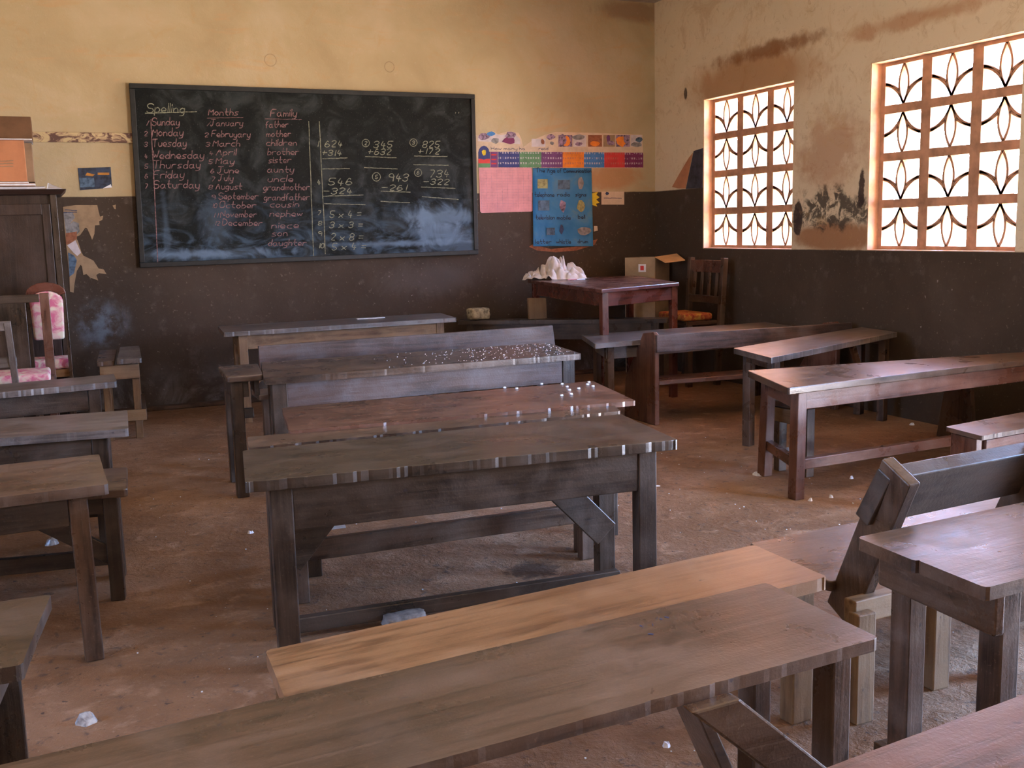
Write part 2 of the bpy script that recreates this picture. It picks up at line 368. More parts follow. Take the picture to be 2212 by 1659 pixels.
def plank(c4, z, th, nick=.0, seed=0, step=.012, curve=.0, round_=.012, near_only=True):
    """board outline from four corners with worn, nicked long edges"""
    r = random.Random(seed); NL, NR, FR, FL = [Vector((p[0], p[1], z)) for p in c4]
    pts = []
    def edge(a, b, amp, n):
        d = (b-a); L = d.length; d.normalize(); nrm = Vector((-d.y, d.x, 0))
        run = 0.
        for i in range(n):
            k = i/n; ins = 0.
            if amp:
                run = max(0, run*.55 + (r.random()**3)*amp*1.3*(1 if r.random() < .55 else .15)); ins = min(run, amp*2.5)
            if 0 < i: pts.append(a+(b-a)*k+nrm*ins)
    def corner(p, a, b):
        pts.append(p+(a-p).normalized()*round_); pts.append(p+((a-p).normalized()+(b-p).normalized())*round_*.3); pts.append(p+(b-p).normalized()*round_)
    corner(NL, FL, NR); edge(NL, NR, nick, max(6, int((NR-NL).length/step)) if nick else 8)
    corner(NR, NL, FR); edge(NR, FR, nick*.4, 6)
    corner(FR, NR, FL); edge(FR, FL, nick*.5, max(6, int((NR-NL).length/step/2)) if nick else 8)
    corner(FL, FR, NL); edge(FL, NL, nick*.4, 6)
    b = MB(); b.prism([p-Vector((0, 0, th)) for p in pts], (0, 0, th)); return b

def desk(name, label, cat, c4, z, top='brown', leg='dark', ap='dark', th=.032, apron=.10, lw=.062, ld=.05, inset=(.09, .05), legs='1234',
         nick=0., group=None, front=True, back=True, ends=True, stretch=None, splay=.0, seed=1, planks=1, braces=(), legdz=0., edge=.006, coat=.5):
    """c4 = near-left, near-right, far-right, far-left corners of the top, seen from the camera"""
    c4 = [Vector((p[0], p[1], 0)) for p in c4]; NL, NR, FR, FL = c4
    yaw = math.atan2((NR-NL).y, (NR-NL).x); c = sum(c4, Vector())/4
    t = thing(name, label, cat, c, yaw, group)
    ux = Vector((math.cos(yaw), math.sin(yaw), 0)); uy = Vector((-ux.y, ux.x, 0))
    Lx = ((NR-NL).length+(FR-FL).length)/2; Ly = ((FL-NL).length+(FR-NR).length)/2
    def D(x, y, zz):   # metres from near-left along length / depth (bilinear)
        u, v = x/Lx, y/Ly; p = (NL*(1-u)+NR*u)*(1-v)+(FL*(1-u)+FR*u)*v; return Vector((p.x, p.y, zz))
    if planks == 1: plank(c4, z, th, nick, seed).build('top', wood(top, 'x', coat), t, edge, False, 3)
    else:
        for k in range(planks):
            a, b_ = k/planks, (k+1)/planks-.008
            q = [NL*(1-a)+FL*a, NR*(1-a)+FR*a, NR*(1-b_)+FR*b_, NL*(1-b_)+FL*b_]
            plank(q, z-(.004 if k % 2 else 0), th, nick, seed+k).build('top_plank', wood(top, 'x', coat), t, .005)
    ix, iy = inset; zt = z-th; pos = {'1': (ix, iy, -1, -1), '2': (Lx-ix, iy, 1, -1), '3': (Lx-ix, Ly-iy, 1, 1), '4': (ix, Ly-iy, -1, 1)}
    for k in legs:
        x, y, sx_, sy_ = pos[k]; a = D(x, y, 0)+ux*sx_*splay+uy*sy_*splay*.5; b_ = D(x, y, zt+legdz)
        MB().beam(a, b_, lw, ld, up=uy, taper=1.0).build('leg', wood(leg, 'z'), t, .004)
    at = .024
    if front: MB().beam(D(ix+lw/2, iy-ld*.2, zt-apron/2), D(Lx-ix-lw/2, iy-ld*.2, zt-apron/2), at, apron).build('front_apron', wood(ap, 'x'), t)
    if back: MB().beam(D(ix+lw/2, Ly-iy+ld*.2, zt-apron/2), D(Lx-ix-lw/2, Ly-iy+ld*.2, zt-apron/2), at, apron).build('back_apron', wood(ap, 'x'), t)
    if ends:
        for x in (ix-lw/2+at*.6, Lx-ix+lw/2-at*.6):
            MB().beam(D(x, iy-ld*.3, zt-apron/2), D(x, Ly-iy+ld*.3, zt-apron/2), at, apron*.95).build('end_rail', wood(ap, 'y'), t)
    if stretch:
        zs, vy, hh, ww = stretch
        MB().beam(D(ix, vy, zs), D(Lx-ix, vy, zs), ww, hh).build('stretcher', wood(leg, 'x'), t)
    for (x0, y0, z0, x1, y1, z1, ww) in braces:
        MB().beam(D(x0, y0, z0), D(x1, y1, z1), .024, ww, up=uy.cross((D(x1, y1, z1)-D(x0, y0, z0)).normalized())).build('brace', wood(leg, 'x'), t)
    t_D = D
    return t, D, Lx, Ly

# ------------------------------------------------------------------ the room
def struct(o): return tag(o, kind='structure')
def quad_wall(name, mat, boxes, bev=0):
    b = MB()
    for q in boxes: b.box(*q)
    return struct(b.build(name, mat, None, bev))
struct(MB().box(XL-WT, XR+WT, YF-WT, YB+WT, -.15, 0).build('floor', M['floor'], None, 0))
struct(MB().box(XL-WT, XR+WT, YF-WT, YB+WT, ZC, ZC+.12).build('ceiling', M['ceiling'], None, 0))
struct(MB().box(XL-WT, XR+WT, YB, YB+WT, 0, ZC).build('wall_back', M['back'], None, 0))
def pierced(name, mat, x0, x1, wins, z0, z1, door=None):
    bx = []; y = YF; op = [(a, b_, z0, z1) for a, b_ in wins]+([(door[0], door[1], 0, 2.1)] if door else [])
    for a, b_, za, zb in sorted(op):
        bx.append((x0, x1, y, a, 0, ZC)); bx.append((x0, x1, a, b_, zb, ZC)); y = b_
        if za > 0: bx.append((x0, x1, a, b_, 0, za))
    bx.append((x0, x1, y, YB, 0, ZC)); return quad_wall(name, mat, bx)
pierced('wall_right', M['right'], XR, XR+WT, WINR, WZ0, WZ1, DOORR)
pierced('wall_left', M['plain'], XL-WT, XL, ADDED_WINL, WZ0, WZ1)
quad_wall('wall_front', M['plain'], [(XL, XR, YF-WT, YF, 0, ZC)])

# leaf-pattern breeze blocks: four rows of three in every window, alternate rows turned over
def arc_band(b, P, pts, th, x0, x1):
    """band of half-width th following pts (local block coords -1..1), through the block depth"""
    n = len(pts)
    L, R_ = [], []
    for i, p in enumerate(pts):
        q0 = pts[max(0, i-1)]; q1 = pts[min(n-1, i+1)]; dx, dy = q1[0]-q0[0], q1[1]-q0[1]; l = math.hypot(dx, dy) or 1
        nx, ny = -dy/l, dx/l; t_ = th[i] if isinstance(th, list) else th
        L.append((p[0]+nx*t_, p[1]+ny*t_)); R_.append((p[0]-nx*t_, p[1]-ny*t_))
    for i in range(n-1):
        q = [L[i], L[i+1], R_[i+1], R_[i]]
        b.hexa([P(x0, *c) for c in q]+[P(x1, *c) for c in q])
def bez(p0, p1, p2, n=9):
    return [((1-k)**2*p0[0]+2*k*(1-k)*p1[0]+k*k*p2[0], (1-k)**2*p0[1]+2*k*(1-k)*p1[1]+k*k*p2[1]) for k in [i/n for i in range(n+1)]]
def grille(ya, yb, xin, xout):
    b = MB(); nc, nr = 3, 4; cw = (yb-ya)/nc; ch = (WZ1-WZ0)/nr
    for r in range(nr):
        for c in range(nc):
            cy = ya+(c+.5)*cw; cz = WZ0+(r+.5)*ch; hw, hh = cw/2, ch/2; sgn = 1 if r in (3, 1) else -1
            fy, fz = .80, .82                                    # opening inside the block frame
            def P(x, u, v): return (x, cy-u*hw*fy, cz+v*sgn*hh*fz)
            def Q(x, u, v): return (x, cy-u*hw, cz+v*hh)
            for (u0, u1, v0, v1) in ((-1, -fy, -1, 1), (fy, 1, -1, 1), (-fy, fy, fz, 1), (-fy, fy, -1, -fz)):
                b.hexa([Q(xin, u0, v0), Q(xout, u0, v0), Q(xout, u1, v0), Q(xin, u1, v0), Q(xin, u0, v1), Q(xout, u0, v1), Q(xout, u1, v1), Q(xin, u1, v1)])
            lx = xin+.004
            for s_ in (-1, 1):
                arc_band(b, P, bez((0, 1.02), (s_*.52, .05), (0, -1.02)), [.06, .055, .05, .048, .048, .048, .05, .05, .055, .06], lx, xout)
                arc_band(b, P, bez((s_*1.12, .10), (s_*.42, .02), (0, -1.02)), [.09, .085, .075, .065, .06, .055, .05, .05, .05, .05], lx, xout)
                arc_band(b, P, bez((s_*1.12, .14), (s_*.62, .05), (s_*.24, -.28), 5), [.08, .07, .055, .05, .04, .04], lx, xout)
    return b
for k, (ya, yb) in enumerate(WINR):
    struct(grille(ya, yb, XR+.09, XR+.19).build('window_%d' % (k+1), M['block'], None, 0))
for k, (ya, yb) in enumerate(ADDED_WINL):
    struct(grille(ya, yb, XL-.19, XL-.09).build('window_%d' % (k+5), M['block'], None, 0))  # grille of the added, unseen left-wall opening
n_ = 0
for k, (ya, yb) in enumerate(WINR):
    b = MB(); e = .004
    b.box(XR+.003, XR+WT, ya, yb, WZ0-.002, WZ0+e); b.box(XR+.003, XR+WT, ya, yb, WZ1-e, WZ1+.002)
    b.box(XR+.003, XR+WT, ya-.002, ya+e, WZ0, WZ1); b.box(XR+.003, XR+WT, yb-e, yb+.002, WZ0, WZ1)
    struct(b.build('trim_%d' % (k+1), M['reveal'], None, 0))
# peeling rail on the back wall left of the blackboard, and the low earthen step at its foot
A, B = atY(0, 291), atY(285, 287)
struct(MB().hexa([(-1.6, YB-.018, 2.00), (.62, YB-.018, 2.00), (.62, YB, 2.00), (-1.6, YB, 2.00), (-1.6, YB-.018, 2.075), (.62, YB-.018, 2.07), (.62, YB, 2.07), (-1.6, YB, 2.075)]).build('trim_5', M['strip'], None, .002))
struct(MB().box(XL, XR, YB-.10, YB, 0, .028).build('baseboard_back', M['mud'], None, .008))

# ------------------------------------------------------------------ blackboard and its writing
GL = {'a': "25150403122233,353342", 'b': "0802,04152534332202", 'c':"3525150403122232", 'd': "3832,342515040312223 3".replace(' ', ''), 'e': "03333425150403122232",
      'f': "38281712,0525", 'g': "34251504031222333,".rstrip(',')[:-1]+",35312000", 'h': "0802,0415253432", 'i': "0502,0607", 'l': "0802",
      'm': "0502,04152422,24354442", 'n': "0502,0415253432", 'o': "150403122233342515", 'p': "0500,04152534332202", 'r': "0502,04152535",
      's': "351504332202", 't': "18132232,0535", 'u': "0503122233,3532", 'v': "051235", 'w': "0512253245", 'x': "0532,0235", 'y': "0503122233,35312000",
      'k': "0802,350332", 'S': "473818070615354443321203", 'M': "0208244842", 'F': "480802,0535", 'T': "0848,2822", 'W': "0812263248", 'J': "0848,2823120203",
      'A': "022842,1535", 'N': "02084248", 'O': "180703123243473818", 'D': "0802,082846442202", 'H': "0802,4842,0545", 'C': "473818070312324 3".replace(' ', ''),
      '0': "180703122233372818", '1': "1812", '2': "07182837360232", '3': "07182837362515,253433221203", '4': "180434,2622", '5': "380805253433221203", '6': "2718040312223334251504",
      '7': "083812", '8': "1506071828373625150403122233342515", '9': "3628180706153536,3632", '+': "1713,0535", '-': "0535", '=': "0636,0434", '.': "0203", '"': "0807,2827"}
def strokes(ch): return [[(int(s[i]), int(s[i+1])) for i in range(0, len(s)-1, 2)] for s in GL[ch].split(',')]
def gw(ch): return 2.4 if ch == ' ' else max(p[0] for s in strokes(ch) for p in s)+1.25
def ribbon(b, pts, Y, wd, r):
    if len(pts) > 2:       # Chaikin smoothing
        for _ in range(2):
            q = [pts[0]]
            for a, c in zip(pts, pts[1:]): q += [(a[0]*.75+c[0]*.25, a[1]*.75+c[1]*.25), (a[0]*.25+c[0]*.75, a[1]*.25+c[1]*.75)]
            pts = q+[pts[-1]]
    for a, c in zip(pts, pts[1:]):
        dx, dz = c[0]-a[0], c[1]-a[1]; l = math.hypot(dx, dz)
        if l < 1e-5: continue
        h = wd/2*.78*(.8+.4*r.random()); nx, nz = -dz/l*h, dx/l*h; ex, ez = dx/l*h*.6, dz/l*h*.6
        v = [b.bm.verts.new((x, Y-rnd.random()*.0006, z)) for x, z in ((a[0]+nx-ex, a[1]+nz-ez), (a[0]-nx-ex, a[1]-nz-ez), (c[0]-nx+ex, c[1]-nz+ez), (c[0]+nx+ex, c[1]+nz+ez))]
        b.bm.faces.new(v)
def write(b, text, x0, y0, x1, y1=None, cap=17., Y=YB-.034, wd=.0075, slant=.18, jit=.25):
    """text from pixel (x0,y0) to (x1,y1) along its baseline, capital height in pixels"""
    A = atY(x0, y0, Y); B = atY(x1, y0 if y1 is None else y1, Y); hgt_ = (atY(x0, y0-cap, Y)-A).z
    tot = sum(gw(c) for c in text)-1.25; r = random.Random(hash(text) % 999 if False else len(text)*7+int(x0))
    cx = 0.
    for ch in text:
        if ch != ' ':
            dy = r.uniform(-jit, jit)
            for s in strokes(ch):
                pts = []
                for (px, py) in s:
                    u = (cx+px+r.uniform(-.12, .12)+(py-2)*slant)/tot; v = (py-2+dy+r.uniform(-.12, .12))/6.
                    pts.append((A.x+(B.x-A.x)*u, A.z+(B.z-A.z)*u+v*hgt_))
                ribbon(b, pts, Y, wd, r)
        cx += gw(ch)
def line(b, x0, y0, x1, y1, Y=YB-.034, wd=.0075):
    A = atY(x0, y0, Y); B = atY(x1, y1, Y); n = 14; r = random.Random(int(x0+y0))
    pts = [(A.x+(B.x-A.x)*i/n+r.uniform(-.0015, .0015), A.z+(B.z-A.z)*i/n+r.uniform(-.0015, .0015)) for i in range(n+1)]
    ribbon(b, pts, Y, wd, r)
bb = thing('blackboard', 'large black chalkboard covered with chalk spelling lists and sums, hanging on the back wall', 'blackboard', (1.94, YB, 1.08))
P4 = [(.573, YB-.004, 1.083), (3.300, YB-.004, 1.098), (3.309, YB-.004, 2.420), (.593, YB-.004, 2.426)]
MB().prism(P4, (0, -.024, 0)).build('board', M['board'], bb, .002)
fr = [Vector(p)-Vector((0, .017, 0)) for p in P4]
for a, c, dv in ((0, 1, (0, .018)), (1, 2, (-.018, 0)), (3, 2, (0, -.018)), (0, 3, (.018, 0))):
    o_ = Vector((dv[0], 0, dv[1])); d_ = (fr[c]-fr[a]).normalized()*(.038 if dv[0] else 0); MB().beam(fr[a]+o_+d_, fr[c]+o_-d_, .04, .036, up=(dv[0], 0, dv[1])).build('frame_rail', M['frame'], bb, .003)
Yw = YB-.0295
b = MB(); write(b, 'Spelling', 317, 243, 398, 243, 20, Yw); line(b, 314, 245, 425, 241, Yw)
b.build('chalk_heading', M['chalkyel'], bb, 0)['label'] = 'yellow chalk heading over the list of days'
b = MB()
for n, (tx, x1, y) in enumerate((('Sunday', 387, 271), ('Monday', 395, 294), ('Tuesday', 402, 317), ('Wednesday', 440, 343), ('Thursday', 432, 364), ('Friday', 397, 385), ('Saturday', 430, 407))):
    write(b, tx, 328+n*.6, y, x1, y-1, 17, Yw); write(b, str(n+1), 311+n*.3, y, 317+n*.3, y, 10, Yw, .006)
line(b, 326, 258, 341, 568, Yw); line(b, 327, 302, 337, 302, Yw)
tag(b.build('chalk_list', M['chalkpink'], bb, 0), 'pink chalk list of the days of the week')
b = MB(); write(b, 'Months', 450, 249, 514, 249, 14, Yw); line(b, 448, 255, 525, 254, Yw, .005)
for n, (tx, x0, x1, y) in enumerate((('January', 455, 524, 272), ('Februyary', 457, 540, 296), ('March', 460, 518, 316), ('April', 467, 509, 335), ('May', 466, 505, 354), ('June', 470, 515, 374),
        ('July', 472, 503, 391), ('August', 466, 522, 409), ('September', 472, 557, 430), ('October', 474, 552, 449), ('November', 476, 554, 469), ('December', 480, 566, 487))):
    write(b, tx, x0, y, x1, y, 14, Yw, .007); write(b, str(n+1), x0-16, y, x0-8-(0 if n < 9 else -2), y, 9, Yw, .0055)
tag(b.build('chalk_list', M['chalkpink'], bb, 0), 'pink chalk list of the months')
b = MB(); write(b, 'Family', 584, 252, 640, 251, 16, Yw); line(b, 573, 257, 652, 258, Yw, .005)
for tx, x0, x1, y in (('father', 573, 622, 276), ('mother', 575, 628, 296), ('children', 575, 640, 315), ('brother', 578, 645, 335), ('sister', 580, 628, 352), ('aunty', 577, 634, 373),
        ('uncle', 578, 632, 393), ('grandmother', 569, 668, 411), ('grandfather', 570, 668, 433), ('cousin', 583, 645, 448), ('nephew', 583, 652, 468), ('niece', 586, 644, 493), ('son', 587, 620, 510), ('daughter', 579, 661, 531)):
    write(b, tx, x0, y, x1, y-1, 14, Yw, .007)
tag(b.build('chalk_list', M['chalkpink'], bb, 0), 'pink chalk list of family words')
b = MB()
line(b, 667, 262, 677, 553, Yw); line(b, 690, 262, 703, 548, Yw)
for tx, x0, x1, y, cap in (('1', 684, 687, 317, 12), ('624', 701, 738, 318, 14), ('+314', 696, 736, 336, 12), ('4', 685, 691, 399, 10), ('546', 708, 759, 400, 15), ('-324', 698, 759, 419, 13), ('345', 806, 846, 319, 14), ('+632', 795, 843, 334, 13),
        ('825', 912, 948, 319, 14), ('+172', 903, 948, 333, 12), ('943', 838, 880, 391, 16), ('-261', 823, 877, 411, 12), ('734', 927, 968, 383, 16), ('-322', 914, 968, 399, 12),
        ('7', 686, 693, 464, 9), ('5 x 4 =', 712, 779, 470, 15), ('8', 687, 694, 487, 9), ('3 x 3 =', 711, 782, 492, 13), ('9', 686, 694, 509, 9), ('2 x 8 =', 714, 783, 519, 15), ('10', 688, 699, 536, 10), ('5 x 4 =', 716, 789, 540, 15), ('"', 981, 988, 255, 12)):
    write(b, tx, x0, y, x1, y, cap, Yw, .0075)
for x0, y0, x1, y1 in ((697, 343, 750, 341), (697, 365, 755, 364), (789, 338, 856, 341), (787, 362, 858, 365), (895, 337, 966, 338), (894, 356, 968, 357), (698, 424, 785, 421), (700, 440, 789, 442), (823, 413, 886, 415), (823, 435, 885, 438),
        (910, 404, 983, 407), (912, 425, 990, 431)): line(b, x0, y0, x1, y1, Yw, .007)
for cx, cy, r_ in ((790, 309, 8), (893, 308, 8), (813, 382, 9), (903, 373, 8)):
    pts = [(atY(cx+r_*math.cos(q*PI/6), cy+r_*1.05*math.sin(q*PI/6), Yw)) for q in range(13)]; ribbon(b, [(p.x, p.z) for p in pts], Yw, .006, rnd)
for tx, x, y in (('2', 787, 313), ('3', 890, 312), ('5', 810, 386), ('6', 900, 377)): write(b, tx, x, y, x+5, y, 8, Yw, .006)
tag(b.build('chalk_sums', M['chalkyel'], bb, 0), 'pale yellow chalk sums and column lines')

# ------------------------------------------------------------------ papers on the walls
def wallpoly(name, pts, mat, parent=None, Y=YB, th=.0025, off=.0, bev=0):
    b = MB(); b.prism([atY(x, y, YB)-Vector((0, off, 0)) for x, y in pts], (0, -th, 0)); return b.build(name, mat, parent, bev)
def rect(x0, y0, x1, y1): return [(x0, y1), (x1, y1), (x1, y0), (x0, y0)]
def dotted(key):
    base = M[key].node_tree; m = M[key].copy(); m.name = key+'_numbered_print'; t = m.node_tree
    b = next(n for n in t.nodes if n.type == 'BSDF_PRINCIPLED'); src = b.inputs['Base Color'].links[0].from_socket
    pos = t.nodes.new('ShaderNodeNewGeometry').outputs['Position']; sep = t.nodes.new('ShaderNodeSeparateXYZ'); t.links.new(pos, sep.inputs[0])
    fx = mth(t, 'GREATER_THAN', mth(t, 'FRACT', mth(t, 'MULTIPLY', sep.outputs[0], 42.)), .45); fz = mth(t, 'GREATER_THAN', mth(t, 'FRACT', mth(t, 'MULTIPLY', sep.outputs[2], 23.)), .62)
    n = smooth(t, noise_n(t, pos, 40, 2), .4, .5); k = mth(t, 'MULTIPLY', mth(t, 'MULTIPLY', fx, fz), mth(t, 'MULTIPLY', n, .65))
    t.links.new(mix(t, k, src, (.62, .56, .58) if key not in ('orange', 'redp') else (.45, .16, .12)), b.inputs['Base Color']); return m
# long number chart
ch = thing('wall_chart', 'long torn wall chart with a row of coloured panels, beside the blackboard', 'poster', atY(1210, 362))
wallpoly('backing_sheet', [(1030, 362), (1389, 363), (1388, 291), (1330, 289), (1290, 287), (1240, 286), (1200, 285), (1178, 291), (1150, 303), (1130, 318), (1126, 300), (1120, 287), (1100, 283), (1075, 290), (1065, 284), (1045, 288), (1028, 292)], M['cream'], ch)
cols = [(1076, 1122, 'navy'), (1122, 1169, 'green'), (1169, 1215, 'purple'), (1215, 1261, 'orange'), (1261, 1305, 'sky'), (1305, 1349, 'redp'), (1349, 1389, 'plum')]
for x0, x1, m_ in cols:
    p = wallpoly('colour_panel', rect(x0, 328+(x0-1076)*.006, x1, 362), dotted(m_), ch, off=.0025, th=.001)
    p['label'] = {'navy': 'dark blue', 'green': 'green', 'purple': 'purple', 'orange': 'orange', 'sky': 'light blue', 'redp': 'red', 'plum': 'plum'}[m_]+' panel'
wallpoly('side_panel', rect(1033, 328, 1058, 362), M['navy'], ch, off=.0025, th=.001)
wallpoly('side_panel', rect(1059, 328, 1075, 362), M['purple'], ch, off=.0025, th=.001)
wallpoly('side_band', rect(1033, 343, 1058, 353), M['redp'], ch, off=.0036, th=.0006); wallpoly('side_band', rect(1033, 353, 1058, 362), M['green'], ch, off=.0036, th=.0006)
for yy in (333, 343, 352): wallpoly('side_band', rect(1061, yy, 1072, yy+3), M['redp'], ch, off=.0036, th=.0006)
def disc(cx, cy, rx, ry, n=12, j=.0): return [(cx+rx*math.cos(-q*2*PI/n)*(1+rnd.uniform(-j, j)), cy+ry*math.sin(-q*2*PI/n)*(1+rnd.uniform(-j, j))) for q in range(n)]
wallpoly('round_badge', disc(1045, 330, 12, 15), M['navy'], ch, off=.0037, th=.0006); wallpoly('badge_shape', disc(1045, 329, 5, 7, 7, .25), M['yellow'], ch, off=.0045, th=.0006)
for x0, x1, m_ in ((1148, 1178, 'lightdot'), (1206, 1236, 'mauve'), (1238, 1266, 'lightdot'), (1270, 1300, 'rusty'), (1303, 1328, 'palebrown'), (1330, 1360, 'mauve'), (1362, 1386, 'lightdot')):
    wallpoly('picture_panel', rect(x0, 292+(x0 < 1180)*8, x1, 317), M[m_], ch, off=.0025, th=.0005)
wallpoly('picture_panel', [(1032, 305), (1085, 308), (1124, 312), (1123, 300), (1110, 287), (1080, 292), (1060, 287), (1032, 294)], M['lightdot'], ch, off=.0025, th=.0005)
for cx, cy, rx, ry, m_ in ((1045, 295, 14, 7, 'mauve'), (1060, 289, 9, 5, 'sky'), (1070, 304, 8, 6, 'greyp'), (1100, 303, 14, 8, 'plum'), (1103, 292, 12, 7, 'mauve'), (1190, 296, 9, 6, 'mauve'), (1192, 309, 4, 4, 'greyp'), (1172, 306, 4, 6, 'rusty'),
        (1214, 303, 9, 13, 'mauve'), (1223, 305, 9, 11, 'orange'), (1250, 311, 8, 4, 'mauve'), (1250, 297, 14, 6, 'greyp'), (1284, 304, 13, 13, 'rusty'), (1285, 310, 10, 6, 'orange'), (1287, 304, 7, 4, 'mauve'), (1314, 300, 4, 9, 'purple'),
        (1319, 309, 8, 6, 'mauve'), (1342, 305, 12, 12, 'orange'), (1352, 300, 6, 9, 'mauve'), (1374, 312, 13, 5, 'greyp'), (1380, 302, 7, 6, 'faded')):
    wallpoly('picture_patch', disc(cx, cy, rx, ry, 9, .22), M[m_], ch, off=.0031+rnd.random()*.0008, th=.0006)
b = MB(); write(b, 'How many', 1061, 324, 1117, 324, 7, YB-.0035, .0045, 0, .05); write(b, 'ha', 1122, 324, 1134, 324, 7, YB-.0035, .0045, 0, .05); write(b, 'read', 1164, 324, 1184, 324, 7, YB-.0035, .0045, 0, .05)
b.build('lettering', M['ink'], ch, 0)
# pink sheet
pk = thing('pink_chart', 'pink paper sheet with a faint table, pinned right of the blackboard', 'poster', atY(1090, 458))
wallpoly('sheet', [(1037, 457), (1040, 460), (1148, 457), (1150, 455), (1149, 366), (1146, 362), (1035, 361), (1034, 364)], M['pinkp'], pk, off=.001)
b = MB()
for q in range(10): line(b, 1038+q*11.5, 368, 1041+q*11.3, 452, YB-.0042, .0012)
for q in range(14): line(b, 1038, 368+q*6, 1147, 367+q*6, YB-.0042, .0009)
b.build('ruled_lines', M['mauve'], pk, 0)
# blue poster
bp = thing('blue_poster', 'sky blue hand-lettered poster of communication words, above the teacher table', 'poster', atY(1215, 535))
def bpf(u, v):
    x = 1150+u*(127+v*2.5); y = 363+v*169; p = atY(x, y)
    return p-Vector((0, .006+.006*math.sin(u*7+v*3)*v+.012*v*v*(1+.5*math.sin(u*19)), 0))
b = MB(); vs = b.grid(bpf, 16, 20); g_ = bmesh.ops.solidify(b.bm, geom=list(b.bm.faces), thickness=-.0012); b.build('sheet', M['bluep'], bp, 0, True)
def bpt(x, y): u = (x-1150)/129; v = (y-363)/169; p = bpf(min(1, max(0, u)), min(1, max(0, v))); return Vector((atY(x, y).x, p.y-.0035, atY(x, y).z))
b = MB()
for tx, x0, x1, y, cap in (('The', 1157, 1176, 372, 9), ('Age', 1181, 1198, 373, 10), ('of', 1203, 1212, 373, 9), ('Communication', 1217, 1276, 373, 8), ('telephone', 1154, 1196, 425, 10), ('radio', 1203, 1230, 424, 9), ('signs', 1242, 1265, 424, 8),
        ('television', 1156, 1197, 474, 10), ('mobile', 1202, 1231, 474, 9), ('bell', 1247, 1262, 472, 8), ('letter', 1155, 1190, 526, 9), ('whistle', 1200, 1231, 526, 9), ('drum', 1245, 1268, 525, 8)):
    n0 = len(b.bm.verts); write(b, tx, x0, y, x1, y, cap, YB, .0065, .0, .1)
b.bm.verts.ensure_lookup_table()
for v in b.bm.verts:
    # lay the letters on the curling sheet
    z_ = v.co.z; x_ = v.co.x; A = atY(1150, 363); B = atY(1279, 532); u = (x_-A.x)/(B.x-A.x); w_ = (A.z-z_)/(A.z-B.z); v.co.y = bpf(min(1, max(0, u)), min(1, max(0, w_))).y-.003
b.build('lettering', M['ink'], bp, 0)
for cx, cy, rx, ry, m_ in ((1171, 397, 11, 10, 'ochrep'), (1217, 399, 13, 10, 'faded'), (1254, 396, 7, 12, 'greyp'), (1173, 444, 12, 11, 'faded'), (1215, 445, 7, 13, 'mauve'), (1253, 446, 8, 13, 'ochrep'), (1188, 500, 9, 8, 'faded'), (1211, 496, 4, 10, 'ink'), (1258, 499, 15, 10, 'greyp')):
    pts = [bpt(x, y) for x, y in ([(cx-rx, cy+ry), (cx+rx, cy+ry), (cx+rx, cy-ry), (cx-rx, cy-ry)] if rx > 8 and m_ != 'greyp' else disc(cx, cy, rx, ry, 9, .2))]
    ym = min(p.y for p in pts); MB().prism([Vector((p.x, ym+.0015, p.z)) for p in pts], (0, -.001, 0)).build('picture_patch', M[m_], bp, 0)
o = wallpoly('torn_backing', [(1143, 533), (1160, 541), (1200, 545), (1245, 541), (1284, 529), (1291, 516), (1280, 520), (1240, 533), (1190, 538), (1150, 528)], M['rusty'], bp, off=.0005, th=.001)
o = wallpoly('poster_scrap', [(1277, 418), (1292, 414), (1288, 421), (1295, 426), (1288, 431), (1295, 438), (1287, 440), (1290, 446), (1277, 442)], M['yellow']); tag(place(o, atY(1277, 442)), 'jagged yellow paper scrap behind the right edge of the blue poster', 'paper scrap')
o = wallpoly('poster_scrap', [(1283, 488), (1290, 488), (1291, 498), (1283, 500)], M['cream']); tag(place(o, atY(1283, 500)), 'small pale scrap stuck low beside the blue poster', 'paper scrap')
nt_ = thing('notice', 'small cream notice on the brown paint near the room corner', 'notice', atY(1323, 443))
wallpoly('sheet', rect(1299, 414, 1348, 442), M['cream'], nt_, off=.001); wallpoly('emblem', disc(1311, 418, 4, 4, 6, .2), M['ink'], nt_, off=.0035, th=.0006)
b = MB(); line(b, 1305, 428, 1343, 428, YB-.0042, .006); b.build('printed_line', M['ink'], nt_, 0)
# dark picture left of the board
dp = thing('small_picture', 'small dark blue landscape picture with an orange streak, left of the blackboard', 'picture', atY(205, 411))
wallpoly('sheet', [(173, 411), (238, 406), (242, 403), (239, 361), (168, 363)], M['dkpic'], dp, off=.001)
wallpoly('picture_patch', [(184, 379), (200, 381), (205, 377), (188, 373)], M['goldpic'], dp, off=.0035, th=.0006); wallpoly('picture_patch', rect(211, 373, 236, 378), M['goldpic'], dp, off=.0035, th=.0006)
wallpoly('picture_patch', [(173, 405), (205, 404), (203, 384), (171, 384)], M['faded'], dp, off=.0035, th=.0006); wallpoly('torn_corner', [(222, 407), (242, 405), (239, 398)], M['paper'], dp, off=.0044, th=.0006)
